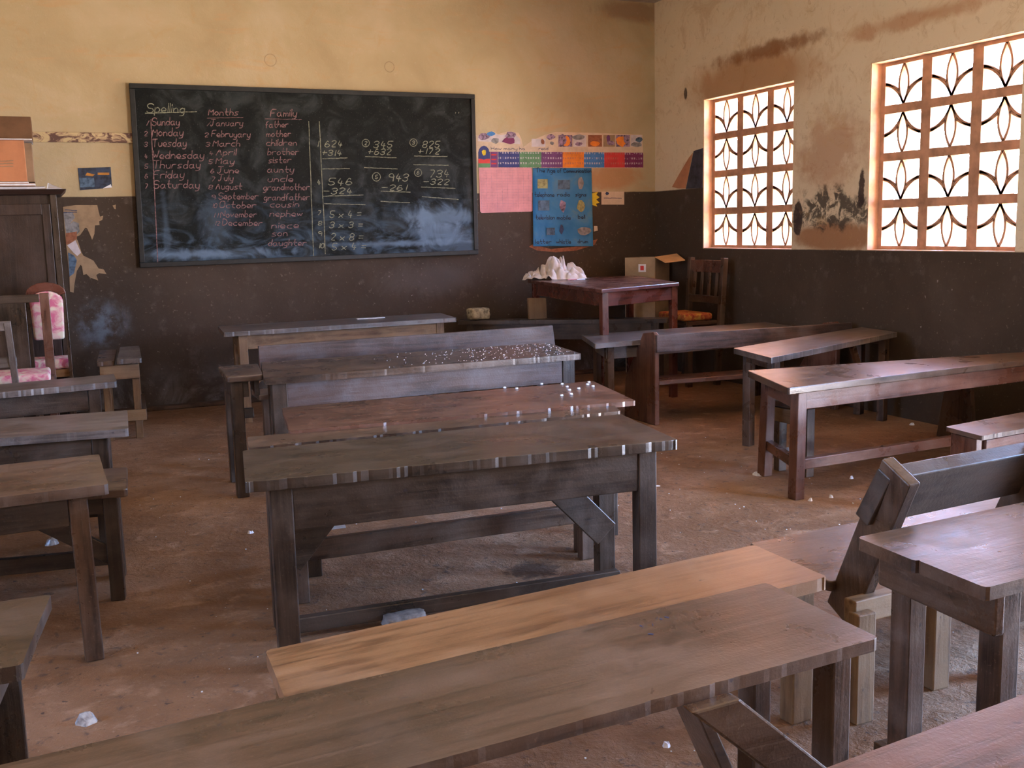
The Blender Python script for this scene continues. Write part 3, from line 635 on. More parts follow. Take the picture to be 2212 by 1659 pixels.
# torn poster remains by the cabinet
tp = thing('torn_poster', 'ragged remains of a torn poster peeling beside the cabinet', 'poster', atY(175, 632))
wallpoly('upper_remnant', [(136, 447), (163, 443), (210, 443), (213, 457), (216, 468), (223, 466), (221, 475), (214, 478), (215, 486), (205, 487), (204, 505), (199, 518), (195, 508), (188, 493), (184, 492), (173, 508), (163, 512), (168, 520), (176, 545), (180, 552), (202, 563), (213, 580), (224, 582), (230, 592), (214, 590), (208, 594), (212, 606), (205, 603), (195, 600), (187, 592), (180, 594), (177, 575), (174, 572), (166, 585), (161, 612), (159, 632), (151, 630), (150, 600), (144, 540), (139, 490)], M['palebrown'], tp)
wallpoly('printed_remnant', [(137, 460), (157, 459), (162, 470), (150, 485), (158, 478), (170, 482), (172, 500), (160, 512), (143, 505)], M['greyp'], tp, off=.0026, th=.0006)
wallpoly('printed_remnant', [(142, 504), (166, 500), (166, 516), (150, 527), (143, 528)], M['rusty'], tp, off=.0034, th=.0006)
wallpoly('printed_remnant', [(145, 530), (163, 519), (175, 546), (167, 553), (158, 545)], M['lightdot'], tp, off=.0026, th=.0006)
wallpoly('printed_remnant', [(147, 545), (160, 552), (166, 562), (160, 590), (150, 598)], M['faded'], tp, off=.0034, th=.0006)
b = MB(); line(b, 140, 453, 166, 455, YB-.0042, .006); line(b, 138, 459, 166, 458, YB-.0042, .006); b.build('printed_line', M['ink'], tp, 0)
o = wallpoly('poster_scrap', [(243, 444), (250, 442), (250, 452), (247, 451)], M['palebrown']); tag(place(o, atY(246, 450)), 'tiny pale scrap on the brown paint between the torn poster and the blackboard', 'paper scrap')
# right wall sheets
def wallx(name, pts, mat, parent=None, th=.003, off=0.): return MB().prism([atX(x, y)-Vector((off, 0, 0)) for x, y in pts], (-th, 0, 0)).build(name, mat, parent, 0)
o = wallx('dark_poster', [(1482, 408), (1518, 406), (1519, 320), (1499, 326)], M['slate']); tag(place(o, atX(1500, 408)), 'dark slanting poster against the wall by the far window', 'poster')
o = wallx('faded_poster', [(1452, 404), (1466, 407), (1481, 407), (1497, 330), (1489, 340), (1470, 372)], M['cardor']); tag(place(o, atX(1470, 407)), 'faded brown triangular poster remnant beside the dark poster', 'poster')

# ------------------------------------------------------------------ cabinet and what is on it
cb = thing('cabinet', 'tall dark wooden cabinet against the back wall at the left', 'cabinet', (-.55, 7.9, 0))
CX0, CX1, CY0, CY1, CZ = -1.2, .035, 7.62, 8.12, 1.60
MB().box(CX0, CX1, CY0+.02, CY1, .04, CZ).build('body', wood('cabin', 'z'), cb)
MB().hexa([(CX0-.03, CY0-.02, CZ), (CX1+.03, CY0-.02, CZ), (CX1+.03, CY1+.02, CZ), (CX0-.03, CY1+.02, CZ), (CX0-.07, CY0-.05, CZ+.035), (CX1+.065, CY0-.05, CZ+.035), (CX1+.065, CY1+.03, CZ+.035), (CX0-.07, CY1+.03, CZ+.035)]).build('cornice', wood('cabin', 'x'), cb)
for x0, x1 in ((CX0+.03, (CX0+CX1)/2-.02), ((CX0+CX1)/2-.015, CX1-.045)):
    d = MB().box(x0, x1, CY0, CY0+.02, .1, CZ-.06).build('door', wood('cabin', 'z'), cb)
    for q in ((x0, x0+.05, .1, CZ-.06), (x1-.05, x1, .1, CZ-.06), (x0+.05, x1-.05, .1, .16), (x0+.05, x1-.05, CZ-.13, CZ-.06), (x0+.05, x1-.05, .8, .86)):
        MB().box(q[0], q[1], CY0-.012, CY0, q[2], q[3]).build('door_rail', wood('cabin', 'z'), d)
MB().box(CX1-.04, CX1, CY0-.004, CY0+.02, .04, CZ).build('stile', wood('dark', 'z'), cb)
zt_ = CZ+.035
def onY(px, py, Y): return atY(px, py, Y)
z = zt_+.001
for k, (x0, x1, y0, y1, h, m_, lab) in enumerate(((-.9, -.03, 7.68, 8.05, .022, 'carddk', 'brown ledger book at the bottom of the stack on the cabinet'),
        (-.95, -.09, 7.66, 8.0, .018, 'cardor', 'orange folder in the middle of the stack on the cabinet'), (-.9, -.13, 7.70, 8.05, .012, 'cardsh', 'thin faded exercise book topmost in the stack on the cabinet'))):
    t = thing('book', lab, 'book', ((x0+x1)/2, (y0+y1)/2, z), 0, 'books stacked on the cabinet')
    MB().box(x0, x1, y0, y1, z, z+h).build('cover', M[m_], t, .002); MB().box(x0+.01, x1+.004, y0-.003, y1-.01, z+.003, z+h-.003).build('pages', M['paper'], t, 0); z += h+.001
o = MB().prism([(-.02, 7.62, zt_+.001), (.085, 7.66, zt_+.001), (.07, 7.9, zt_+.008), (-.01, 7.92, zt_+.055)], (0, 0, .003)).build('loose_paper', M['paper'], None, 0); tag(place(o, (.03, 7.7, zt_)), 'crumpled white paper lying at the right end of the cabinet top', 'paper')
bx_ = thing('cardboard_box', 'orange cardboard carton standing on the books on the cabinet', 'box', (-.5, 7.85, z))
p = atY(58, 380, 7.70); q = atY(58, 303, 7.70)
MB().box(-.95, p.x, 7.70, 8.0, z, q.z).build('carton', M['cardor'], bx_); MB().box(p.x-.012, p.x+.045, 7.78, 8.03, z, q.z-.01).build('side_flap', M['cardsh'], bx_)
b = MB()
for yy in (348, 354, 360): line(b, 0, yy, 28, yy-1, 7.698, .006)
b.build('printed_lines', M['cardsh'], bx_, 0)
z2 = q.z
MB().box(-1.0, .0, 0, .1, 0, .01)
o = MB().box(-1.0, p.x+.05, 7.66, 8.05, z2+.001, z2+.006).build('paper_sheet', M['paper'], None, 0); tag(place(o, (-.5, 7.85, z2)), 'white sheet lying between the two boxes on the cabinet', 'paper')
q2 = atY(66, 252, 7.72)
o = MB().box(-1.05, q2.x, 7.72, 8.02, z2+.007, q2.z).build('cardboard_box', M['carddk'], None, .003); tag(place(o, (-.5, 7.87, z2)), 'dark brown box topmost of the pile on the cabinet', 'box')

# ------------------------------------------------------------------ chairs at the left edge
def chair_frame_px(name, label, Y, posts, rails, depth, zs, wd, m_, seatm=None, x_left=-.75):
    """chair facing away: back posts and rails given as px lines at depth Y"""
    pass
# pale chair, mostly outside the frame
Y0 = 6.62
A = atY(16, 696, Y0); B = atY(36, 815, Y0)
ca = thing('wooden_chair', 'pale grey wooden chair with an open back, cut by the left edge of the photo', 'chair', (A.x-.2, Y0-.15, 0))
for dx in (0, -.42): MB().beam((A.x+dx, Y0-.02, A.z), (B.x+dx+.01, Y0+.04, 0), .036, .036, up=(0, 1, 0)).build('back_leg', wood('grey', 'z'), ca)
for dx in (.01, -.40): MB().beam((A.x+dx, Y0-.34, .455), (A.x+dx, Y0-.35, 0), .036, .036, up=(0, 1, 0)).build('front_leg', wood('grey', 'z'), ca)
MB().beam((A.x-.44, Y0-.02, A.z-.02), (A.x+.018, Y0-.02, A.z-.02), .024, .055).build('top_rail', wood('grey', 'x'), ca)
zz = atY(10, 783, Y0).z; MB().beam((A.x-.42, Y0, zz), (A.x+.03, Y0, zz), .022, .06).build('lower_rail', wood('grey', 'x'), ca)
MB().box(A.x-.42, A.x+.03, Y0-.37, Y0-.01, .455, .48).build('seat', wood('grey', 'y'), ca)
# dark chair with post
Y1 = 7.17
A = atY(95, 633, Y1)
cbh = thing('wooden_chair', 'dark panel-backed wooden chair with a reddish post in front of the cabinet', 'chair', (A.x-.25, Y1-.2, 0))
MB().beam((A.x, Y1, 0), (A.x+.0, Y1, A.z), .055, .04, up=(0, 1, 0)).build('back_post', wood('red', 'z'), cbh); MB().beam((A.x-.5, Y1, 0), (A.x-.5, Y1, A.z), .055, .04, up=(0, 1, 0)).build('back_post', wood('dark', 'z'), cbh)
for dx in (0, -.5): MB().beam((A.x+dx, Y1-.42, 0), (A.x+dx, Y1-.42, .44), .04, .04, up=(0, 1, 0)).build('front_leg', wood('red', 'z'), cbh)
MB().beam((A.x-.5, Y1, A.z-.03), (A.x-.03, Y1, A.z-.03), .026, .05).build('top_rail', wood('dark', 'x'), cbh)
MB().box(A.x-.47, A.x-.11, Y1-.005, Y1+.01, .5, A.z-.05).build('back_panel', wood('dark', 'z'), cbh)
MB().box(A.x-.5, A.x+.02, Y1-.44, Y1-.03, .44, .465).build('seat', wood('brown', 'x', .55), cbh)
MB().box(A.x-.48, A.x+.0, Y1-.42, Y1-.05, .466, .52).build('seat_cushion', M['pinkcloth'], cbh, .02, True, 3)
# pink upholstered chair
Y2 = 7.30
A = atY(99, 640, Y2); B = atY(99, 735, Y2); C_ = atY(127, 800, Y2)
cc = thing('upholstered_chair', 'chair with pink floral padded back and arched dark crest, in front of the cabinet', 'chair', (A.x, Y2, 0))
hw = .1; zb = atY(100, 735, Y2).z; ztp = atY(100, 632, Y2).z
pts = [(A.x-hw+.01, Y2, zb)]+[(A.x+hw*math.cos(q), Y2, ztp-.06+.07*math.sin(q)) for q in [PI*(1-k/8) for k in range(9)]]+[(A.x+hw-.01, Y2, zb)]
MB().prism(pts[::-1], (0, .05, 0)).build('padded_back', M['pinkcloth'], cc, .015, True, 3)
for s_ in (-1, 1): MB().beam((A.x+s_*(hw+.012), Y2+.03, 0), (A.x+s_*(hw+.008), Y2+.03, ztp), .022, .04, up=(0, 1, 0)).build('back_post', wood('brown', 'z'), cc)
cp = [(A.x+(hw+.02)*math.cos(q), Y2+.005, ztp-.01+.075*math.sin(q)) for q in [PI*k/8 for k in range(9)]]+[(A.x+(hw-.025)*math.cos(q), Y2+.005, ztp-.02+.03*math.sin(q)) for q in [PI*(1-k/8) for k in range(9)]]
MB().prism(cp, (0, .04, 0)).build('arched_crest', wood('table', 'x'), cc, .004)
MB().box(A.x-.12, A.x+.12, Y2+.06, Y2+.28, .47, .54).build('padded_seat', M['pinkcloth'], cc, .02, True, 3)
for s_ in (-1, 1): MB().beam((A.x+s_*.1, Y2+.26, 0), (A.x+s_*.1, Y2+.26, .47), .035, .035, up=(0, 1, 0)).build('front_leg', wood('brown', 'z'), cc)
MB().box(A.x-.115, A.x+.115, Y2+.05, Y2+.27, .42, .47).build('seat_rail', wood('honey', 'x'), cc)

# ------------------------------------------------------------------ desks and benches
def shift(p, dx, dy): return Vector((p[0]+dx, p[1]+dy, 0))
def leftdesk(right_near, right_far, yaw, L):
    d = Vector((math.cos(yaw), math.sin(yaw), 0))*L; NR, FR = right_near, right_far; return [NR-d, NR, FR, FR-d]
R = math.radians
# left column
c = leftdesk(gp(252, 824, .55), gp(246, 808, .55), R(9), 1.5)
desk('school_desk', 'worn wooden desk at the left, farthest of the left-hand row, chairs behind it', 'desk', c, .55, 'grey', 'dark', 'dark', apron=.11, inset=(.12, .06), nick=.004, seed=3, braces=((1.36, .1, .05, 1.0, .1, .3, .05),))
c = leftdesk(gp(277, 926, .55), gp(275, 886, .55), R(-6), 1.5)
desk('school_desk', 'grey-topped desk in the left-hand row with whitish scuffs, second from the back wall', 'desk', c, .55, 'grey', 'dark', 'dark', apron=.15, inset=(.11, .06), nick=.003, seed=4, stretch=(.2, .12, .05, .03))
c = leftdesk(gp(275, 1055, .42), gp(275, 1008, .42), R(-8), 1.45)
desk('school_bench', 'low seat bench tucked behind the nearest full left-hand desk', 'bench', c, .42, 'brown', 'dark', 'dark', apron=.06, lw=.05, inset=(.06, .05), seed=5, stretch=(.12, .2, .06, .03), braces=((1.38, .06, .16, 1.08, .06, .36, .06),))
c = leftdesk(gp(234, 1046, .56), gp(214, 981, .56), R(3), 1.5)
desk('school_desk', 'dark desk at the left with a long tapering front leg and a scratched top', 'desk', c, .56, 'brown', 'brown', 'dark', apron=.09, lw=.055, inset=(.09, .05), legs='124', nick=.002, seed=6, splay=.01)
c = leftdesk(gp(52, 1440, .5), gp(111, 1283, .5), R(0), 1.1); c[1] = gp(48, 1436, .5); 
desk('school_bench', 'dark bench end with a bright worn corner at the lower left', 'bench', c, .5, 'dark', 'dark', 'dark', inset=(.10, .06), nick=.003, seed=7)
# short bench against the back wall seen from its end: two loose planks on a pale frame
sb = thing('school_bench', 'short rough bench of two loose planks on a pale frame near the back wall', 'bench', (.36, 7.5, 0), 0)
a0, a1, a2, a3 = gp(245, 771, .52), gp(304, 768, .52), gp(303, 741, .52), gp(263, 738, .52)
Ys = 7.05
def SB(x, y): return Vector((x, y, 0))
plank([SB(.305, 7.10), SB(.455, 7.10), SB(.50, 7.95), SB(.37, 7.95)], .535, .03, .004, 8).build('top_plank', wood('grey', 'y'), sb, .004)
plank([SB(.185, 7.14), SB(.29, 7.14), SB(.345, 7.9), SB(.23, 7.9)], .525, .03, .004, 9).build('top_plank', wood('brown', 'y'), sb, .004)
MB().box(.20, .44, 7.16, 7.185, .40, .493).build('end_rail', wood('pale', 'x'), sb)
for x, y in ((.235, 7.2), (.415, 7.2), (.27, 7.85), (.46, 7.85)): MB().beam((x, y, 0), (x, y, .49), .045, .045, up=(0, 1, 0)).build('leg', wood('pale', 'z'), sb)
MB().box(.19, .46, 7.10, 7.135, .13, .20).build('low_rail', wood('pale', 'x'), sb)
MB().beam((.45, 7.13, .17), (.49, 7.9, .17), .03, .06).build('stretcher', wood('brown', 'y'), sb)

# centre column
zc = .65
c = [gp(485, 718, zc), gp(976, 684, zc), gp(952, 674, zc), gp(475, 703, zc)]
c = [Vector((1.01, 7.32, 0)), Vector((2.74, 7.40, 0)), Vector((2.80, 7.93, 0)), Vector((1.05, 7.88, 0))]
desk('school_desk', 'dusty grey-topped desk on pale yellow legs, nearest the blackboard', 'desk', c, zc, 'grey', 'pale', 'pale', apron=.10, inset=(.13, .06), seed=10, nick=.002, braces=((.17, .1, .25, .5, .1, .52, .05), (1.56, .1, .25, 1.25, .1, .52, .05)))
o = MB().box(2.06, 2.28, 7.73, 7.76, zc+.001, zc+.007).build('ruler', M['paper'], None, .002); tag(place(o, (2.2, 7.75, zc)), 'white ruler lying on the desk nearest the blackboard', 'ruler')
zc = .62
c = [gp(570, 818, zc), gp(1256, 764, zc), gp(1182, 740, zc), gp(563, 783, zc)]
tD, D, Lx, Ly = desk('school_desk', 'reddish desk sprinkled with white crumbs, just in front of the bench with the plank backrest', 'desk', c, zc, 'brown', 'dark', 'stain', apron=.125, lw=.075, inset=(.07, .06), seed=11, nick=.001)
c = [gp(487, 814, zc-.005), gp(568, 809, zc-.005), gp(563, 786, zc-.005), gp(479, 790, zc-.005)]
c = [Vector((.72, 5.20, 0)), Vector((.895, 5.20, 0)), Vector((.95, 5.66, 0)), Vector((.74, 5.66, 0))]
tE, D2, Lx2, Ly2 = desk('side_table', 'narrow wooden table end butted against the left side of the crumb-covered desk', 'table', c, zc, 'brown', 'dark', 'dark', apron=.08, lw=.06, inset=(.05, .05), legs='14', seed=12, back=False, stretch=(.40, .2, .05, .03))
# bench with a plank backrest behind it
bk = thing('bench', 'bench with a worn reddish blue plank backrest behind the crumb-covered desk', 'bench', (1.9, 6.1, 0), R(.5))
zl, zr = .675, .685
MB().hexa([(1.02, 6.02, .54), (2.90, 6.02, .555), (2.90, 6.045, .555), (1.02, 6.045, .54), (1.02, 6.02, zl), (2.885, 6.02, zr), (2.885, 6.045, zr), (1.02, 6.045, zl)]).build('backrest', wood('stain', 'x'), bk)
MB().box(1.02, 2.88, 6.10, 6.36, .35, .38).build('seat', wood('brown', 'x', .55), bk)
for x in (1.10, 2.80):
    MB().beam((x, 6.07, 0), (x, 6.07, .66), .05, .05, up=(0, 1, 0)).build('back_post', wood('brown', 'z'), bk); MB().beam((x, 6.33, 0), (x, 6.33, .35), .05, .05, up=(0, 1, 0)).build('front_leg', wood('brown', 'z'), bk)
for x in (2.22, 2.42): MB().beam((x, 6.08, 0), (x, 6.08, .35), .05, .05, up=(0, 1, 0)).build('middle_leg', wood('brown', 'z'), bk)
MB().beam((2.0, 6.09, .35), (2.35, 6.09, .02), .024, .06, up=(0, 1, 0)).build('brace', wood('grey', 'x'), bk)
zc = .60
c = [gp(624, 931, zc), gp(1374, 866, zc), gp(1281, 823, zc), gp(609, 881, zc)]
tR, D3, Lx3, Ly3 = desk('school_desk', 'red-brown desk top with dark ink blots, second desk up from the large dark desk', 'desk', c, zc, 'red', 'dark', 'dark', th=.02, inset=(.07, .16), nick=.004, seed=13, front=False)
c = [gp(537, 968, .588), gp(1341, 888, .588), gp(1322, 871, .588), gp(534, 944, .588)]
tS, D4, Lx4, Ly4 = desk('school_bench', 'narrow nicked bench plank wedged between the red-brown desk and the large dark desk', 'bench', c, .588, 'brown', 'brown', 'dark', lw=.06, ld=.045, apron=.06, inset=(.15, .05), nick=.005, seed=14, front=False, back=True, stretch=(.185, .06, .075, .03))
zc = .60
c = [gp(529, 1042, zc), gp(1466, 950, zc), gp(1341, 894, zc), gp(524, 973, zc)]
tD4, D5, LxD, LyD = desk('school_desk', 'large dark desk with a chewed front edge in the middle of the room', 'desk', c, zc, 'dark', 'dark', 'dark', th=.034, apron=.135, lw=.066, ld=.055, inset=(.10, .06), nick=.0045, seed=15, edge=.010,
     back=True, stretch=(.045, .30, .05, .035), braces=((1.0, .33, .47, 1.26, .33, .20, .10), (.30, .33, .46, .12, .33, .25, .10)))
o = MB().prism([gp(703, 1146, .225), gp(747, 1140, .225), gp(744, 1133, .225), gp(716, 1137, .225)], (0, 0, .006)).build('paper_scrap', M['paper'], None, 0); tag(place(o, gp(720, 1140, .224)), 'folded white paper on the stretcher under the large dark desk', 'paper scrap')

# light bench and front desk
c = [gp(625, 1532, .4), gp(1788, 1246, .4), gp(1630, 1177, .4), gp(573, 1405, .4)]
desk('school_bench', 'pale honey-coloured bench seat with curving grain behind the nearest desk', 'bench', c, .4, 'honey', 'pale', 'brown', th=.034, apron=.05, lw=.07, inset=(.05, .06), nick=.002, seed=16, front=False)
c = [Vector((-.22, 1.20, 0)), gp(1900, 1378, .6), gp(1655, 1258, .6), Vector((-.22, 1.487, 0))]
tF, D6, LxF, LyF = desk('school_desk', 'nearest desk crossing the bottom of the photo with blue ink marks and a diagonal brace', 'desk', c, .6, 'brown', 'brown', 'brown', th=.022, apron=.05, lw=.042, ld=.05, inset=(.065, .045), nick=.002, seed=17,
     front=False, back=True, legs='1234', )
Ye = 1.20+(gp(1520, 1508, .6).x+.22)*.0759-.003
MB().prism([(p.x, Ye, min(p.z, .598)) for p in (atY(1840, 1704, Ye), atY(1575, 1494, Ye), atY(1470, 1523, Ye), atY(1735, 1724, Ye))], (0, -.03, 0)).build('brace', wood('brown', 'x'), tF, .004)
MB().beam(D6(1.20, .26, .50), D6(1.33, .26, .22), .024, .09, up=(0, 1, 0)).build('brace', wood('brown', 'x'), tF)
for q in range(7):
    x = 1380+rnd.uniform(0, 65); y = 1335+rnd.uniform(0, 36); A = gp(x, y, .6003); dx, dy = rnd.uniform(-.010, .014), rnd.uniform(-.012, .012)
    MB().prism([A, A+Vector((dx, dy, 0)), A+Vector((dx+.003, dy+.004, 0)), A+Vector((.003, .004, 0))], (0, 0, .0003)).build('ink_mark', M['ink'], tF, 0)

# nearest desk corner at the lower right
c = [Vector((.50, .66, 0)), Vector((2.05, .80, 0)), Vector((2.05, 1.128, 0)), Vector((.50, .968, 0))]
desk('school_desk', 'reddish brown desk top filling the lower right corner of the photo', 'desk', c, .6, 'red', 'dark', 'dark', nick=.001, seed=18)

# right foreground desk
c = [gp(2130, 1270, .6), None, None, gp(1849, 1156, .6)]
d = Vector((math.cos(R(4)), math.sin(R(4)), 0))*1.35; c[1] = c[0]+d; c[2] = c[3]+d
tH, D7, LxH, LyH = desk('school_desk', 'two-plank desk at the right with a blue sheen and thick square front legs', 'desk', c, .6, 'brown', 'brown', 'brown', th=.028, apron=.085, lw=.055, ld=.055, inset=(.115, .06), ends=False, planks=2, coat=.18, seed=19, nick=.001, splay=.0)
MB().beam(D7(.068, .02, .525), D7(.068, LyH-.02, .525), .028, .09).build('end_rail', wood('brown', 'y'), tH, .006)
MB().beam(D7(.10, -.02, .05), D7(.10, LyH, .05), .05, .07).build('foot_rail', wood('brown', 'y'), tH)

# tilted-back bench behind it
tb_ = thing('school_bench', 'bench with a leaning plank backrest and thick slanting posts at the right', 'bench', (2.5, 2.25, 0))
plank([Vector((1.86, 2.17, 0)), Vector((3.35, 2.28, 0)), Vector((3.35, 2.66, 0)), Vector((1.88, 2.56, 0))], .33, .03, 0, 20).build('seat', wood('brown', 'x', .18), tb_, .004)
for dx, dy in ((0, 0), (.56, .04), (1.2, .09)):
    A = Vector((1.91+dx, 2.17+dy, .23)); B = Vector((1.865+dx, 1.925+dy, .69))
    MB().beam(A, B, .036, .105, up=(0, 1, .3)).build('back_post', wood('brown', 'z'), tb_, .004)
    MB().beam((1.84+dx, 2.02+dy, 0), (1.84+dx, 2.02+dy, .30), .06, .04, up=(0, 1, 0)).build('rear_leg', wood('pale', 'z'), tb_, .004)
    MB().beam((1.92+dx, 2.5+dy, 0), (1.92+dx, 2.5+dy, .30), .05, .05, up=(0, 1, 0)).build('front_leg', wood('brown', 'z'), tb_, .004)
MB().beam((2.17, 2.09, 0), (2.17, 2.09, .27), .06, .05, up=(0, 1, 0)).build('rear_leg', wood('pale', 'z'), tb_, .004)
MB().beam((1.82, 2.045, .295), (3.2, 2.14, .295), .04, .065).build('side_rail', wood('pale', 'x'), tb_, .004)
A = Vector((1.845, 1.99, .668)); B = Vector((3.35, 2.10, .675))
MB().beam(A+Vector((0, .01, -.06)), B+Vector((0, .01, -.06)), .048, .155, up=(.03, -.47, .88)).build('backrest', wood('dark', 'x'), tb_, .004)

# desks on the right
c = [gp(1702, 838, .55), None, gp(2212, 760, .55), gp(1614, 800, .55)]
NR_ = c[0]+(gp(2212, 777, .55)-c[0])*1.12; FR_ = c[3]+(c[2]-c[3])*1.16; c[1] = NR_; c[2] = FR_
tR1, D8, LxR, LyR = desk('school_desk', 'long desk at the right with a bright worn front edge and a low stretcher', 'desk', c, .55, 'brown', 'red', 'red', th=.034, apron=.085, lw=.055, ld=.055, inset=(.10, .055), nick=.0, seed=21, edge=.012, stretch=(.165, .055, .05, .04), splay=.015)
MB().beam(D8(.10, .07, .165), D8(.10, LyR-.07, .165), .035, .05).build('end_stretcher', wood('red', 'y'), tR1)
r2 = thing('school_bench', 'low bench with a pale end rail standing behind the long right-hand desk', 'bench', (4.1, 4.4, 0), R(6))
plank([Vector((3.40, 4.20, 0)), Vector((4.85, 4.42, 0)), Vector((4.82, 4.66, 0)), Vector((3.38, 4.47, 0))], .385, .028, 0, 22).build('seat', wood('brown', 'x', .55), r2, .004)
for x, y in ((3.47, 4.235), (3.44, 4.42)): MB().beam((x, y, 0), (x, y, .357), .05, .045, up=(0, 1, 0)).build('leg', wood('brown', 'z'), r2)
MB().beam((3.415, 4.22, .31), (3.40, 4.45, .31), .024, .075).build('end_rail', wood('pale', 'y'), r2)
MB().prism([(4.80, 4.40, 0), (4.80, 4.68, 0), (4.80, 4.62, .357), (4.80, 4.44, .357)], (.03, 0, 0)).build('end_panel', wood('brown', 'z'), r2)
# splay desk M by the right wall
zc = .58
c = [gp(1666, 773, zc), None, None, gp(1584, 752, zc)]
c[1] = Vector((4.97, 5.20, 0)); c[2] = Vector((5.03, 5.60, 0))
desk('school_desk', 'narrow desk angled towards the right wall, between the long desk and the high-backed bench', 'desk', c, zc, 'grey', 'brown', 'brown', apron=.05, lw=.06, inset=(.10, .08), nick=.003, seed=23, front=False, back=False, braces=((1.05, .1, .53, 1.25, .1, .2, .05),))
# high-backed bench with shaped end panels
kb = thing('school_bench', 'high-backed bench with a shaped solid end panel facing the aisle', 'bench', (4.2, 5.95, 0), R(-5.9))
for x, dy in ((3.56, 0), (4.93, -.14)):
    MB().prism([(x, 5.83+dy, 0), (x, 6.24+dy, 0), (x, 6.22+dy, .27), (x, 5.98+dy, .60), (x, 5.86+dy, .615), (x, 5.83+dy, .60)], (-.035, 0, 0)).build('end_panel', wood('red', 'z'), kb, .006)
MB().beam((3.53, 5.822, .542), (5.0, 5.67, .55), .026, .115).build('backrest', wood('stain', 'x'), kb, .004)
MB().hexa([(3.565, 5.90, .255), (4.9, 5.77, .255), (4.9, 6.04, .245), (3.565, 6.19, .245), (3.565, 5.90, .285), (4.9, 5.77, .285), (4.9, 6.04, .275), (3.565, 6.19, .275)]).build('seat', wood('red', 'x'), kb, .004)
# desk with chalk scribble behind it
zc = .55
c = [gp(1285, 743, zc), Vector((4.90, 6.12, 0)), Vector((4.95, 6.56, 0)), shift(gp(1250, 722, zc), 0, -.04)]
tJ, D9, LxJ, LyJ = desk('school_desk', 'desk with a chalk scribble on its end rail, in front of the teacher table', 'desk', c, zc, 'grey', 'brown', 'grey', apron=.085, lw=.05, ld=.05, inset=(.12, .07), nick=.002, seed=24)
ex = D9(.12, .1, .48); ey = D9(.12, LyJ-.1, .48)
b = MB(); n = 26; dv = (ey-ex); nx_ = Vector((-dv.y, dv.x, 0)).normalized()*.0135
for i in range(n):
    k0, k1 = i/n, (i+1)/n; f_ = lambda k: ex+dv*(1-k)+nx_+Vector((0, 0, .018*math.sin(k*40)+.01*math.cos(k*23)))
    b.beam(f_(k0), f_(k1), .004, .006)
b.build('chalk_scribble', M['chalkwhite'], tJ, 0)
# dark low desk under the leaning bench's backrest
c = [gp(2110, 942, .385), None, None, gp(2050, 925, .385)]
d = Vector((math.cos(R(8)), math.sin(R(8)), 0))*1.3; c[1] = c[0]+d; c[2] = c[3]+d+Vector((0, .12, 0)); c[3] = gp(2050, 924, .385)
qd = thing('school_bench', 'low broad bench with a solid reddish end panel at the right edge of the photo', 'bench', (4.2, 3.4, 0), R(8))
plank([Vector((3.54, 3.20, 0)), Vector((4.85, 3.34, 0)), Vector((4.85, 3.62, 0)), Vector((3.57, 3.43, 0))], .385, .02, .002, 25).build('seat', wood('brown', 'x', .55), qd, .003)
MB().beam((3.57, 3.24, .18), (3.59, 3.40, .18), .03, .36).build('end_panel', wood('red', 'z'), qd); MB().beam((4.78, 3.36, .18), (4.78, 3.58, .18), .03, .36).build('end_panel', wood('red', 'z'), qd)
MB().beam((3.60, 3.24, .29), (4.77, 3.37, .29), .022, .13).build('front_apron', wood('red', 'x'), qd)

# bench along the back wall, brick and block on it
zN = .57
A = gp(988, 693, zN); B = gp(1442, 689, zN); dr = (B-A).normalized(); nn = Vector((-dr.y, dr.x, 0))*.17
c = [A, B, B+nn, A+nn]
desk('school_bench', 'long dark bench passing under the teacher table along the back wall', 'bench', c, zN, 'dark', 'dark', 'dark', apron=.13, inset=(.1, .05), nick=.001, seed=26, back=False)
def lump(name, c0, sx_, sy_, sz_, mat, amp, seed, rz=0, sub=3):
    bm = bmesh.new(); bmesh.ops.create_cube(bm, size=2); bmesh.ops.subdivide_edges(bm, edges=bm.edges[:], cuts=5, use_grid_fill=True)
    for v in bm.verts:
        p = v.co.copy(); l = max(abs(p.x), abs(p.y), abs(p.z)); s_ = p.normalized()*1.25; p = p.lerp(s_, .28)
        n0 = noise.noise(p*2.1+Vector((seed, 0, 0))); v.co = Vector((p.x*sx_, p.y*sy_, p.z*sz_))*(1+amp*n0)
    zmin = min(v.co.z for v in bm.verts)
    for v in bm.verts: v.co.z -= zmin
    me = bpy.data.meshes.new(name); bm.to_mesh(me); bm.free(); me.materials.append(mat)
    me.polygons.foreach_set('use_smooth', [True]*len(me.polygons)); o = bpy.data.objects.new(name, me); C.objects.link(o); o.location = c0; o.rotation_euler = (0, 0, rz); return o
p = A+dr*.16+nn*.45; tag(lump('stone_block', (p.x, p.y, zN+.001), .085, .055, .045, M['stone'], .12, 3, .1), 'rough yellowish stone block on the left end of the dark bench by the back wall', 'stone')
p = atY(1162, 676, 7.98)
wb = thing('wooden_block', 'upright orange-brown wooden board standing under the left end of the teacher table', 'board', (p.x, 7.98, zN))
p0 = A+dr*.62+nn*.55
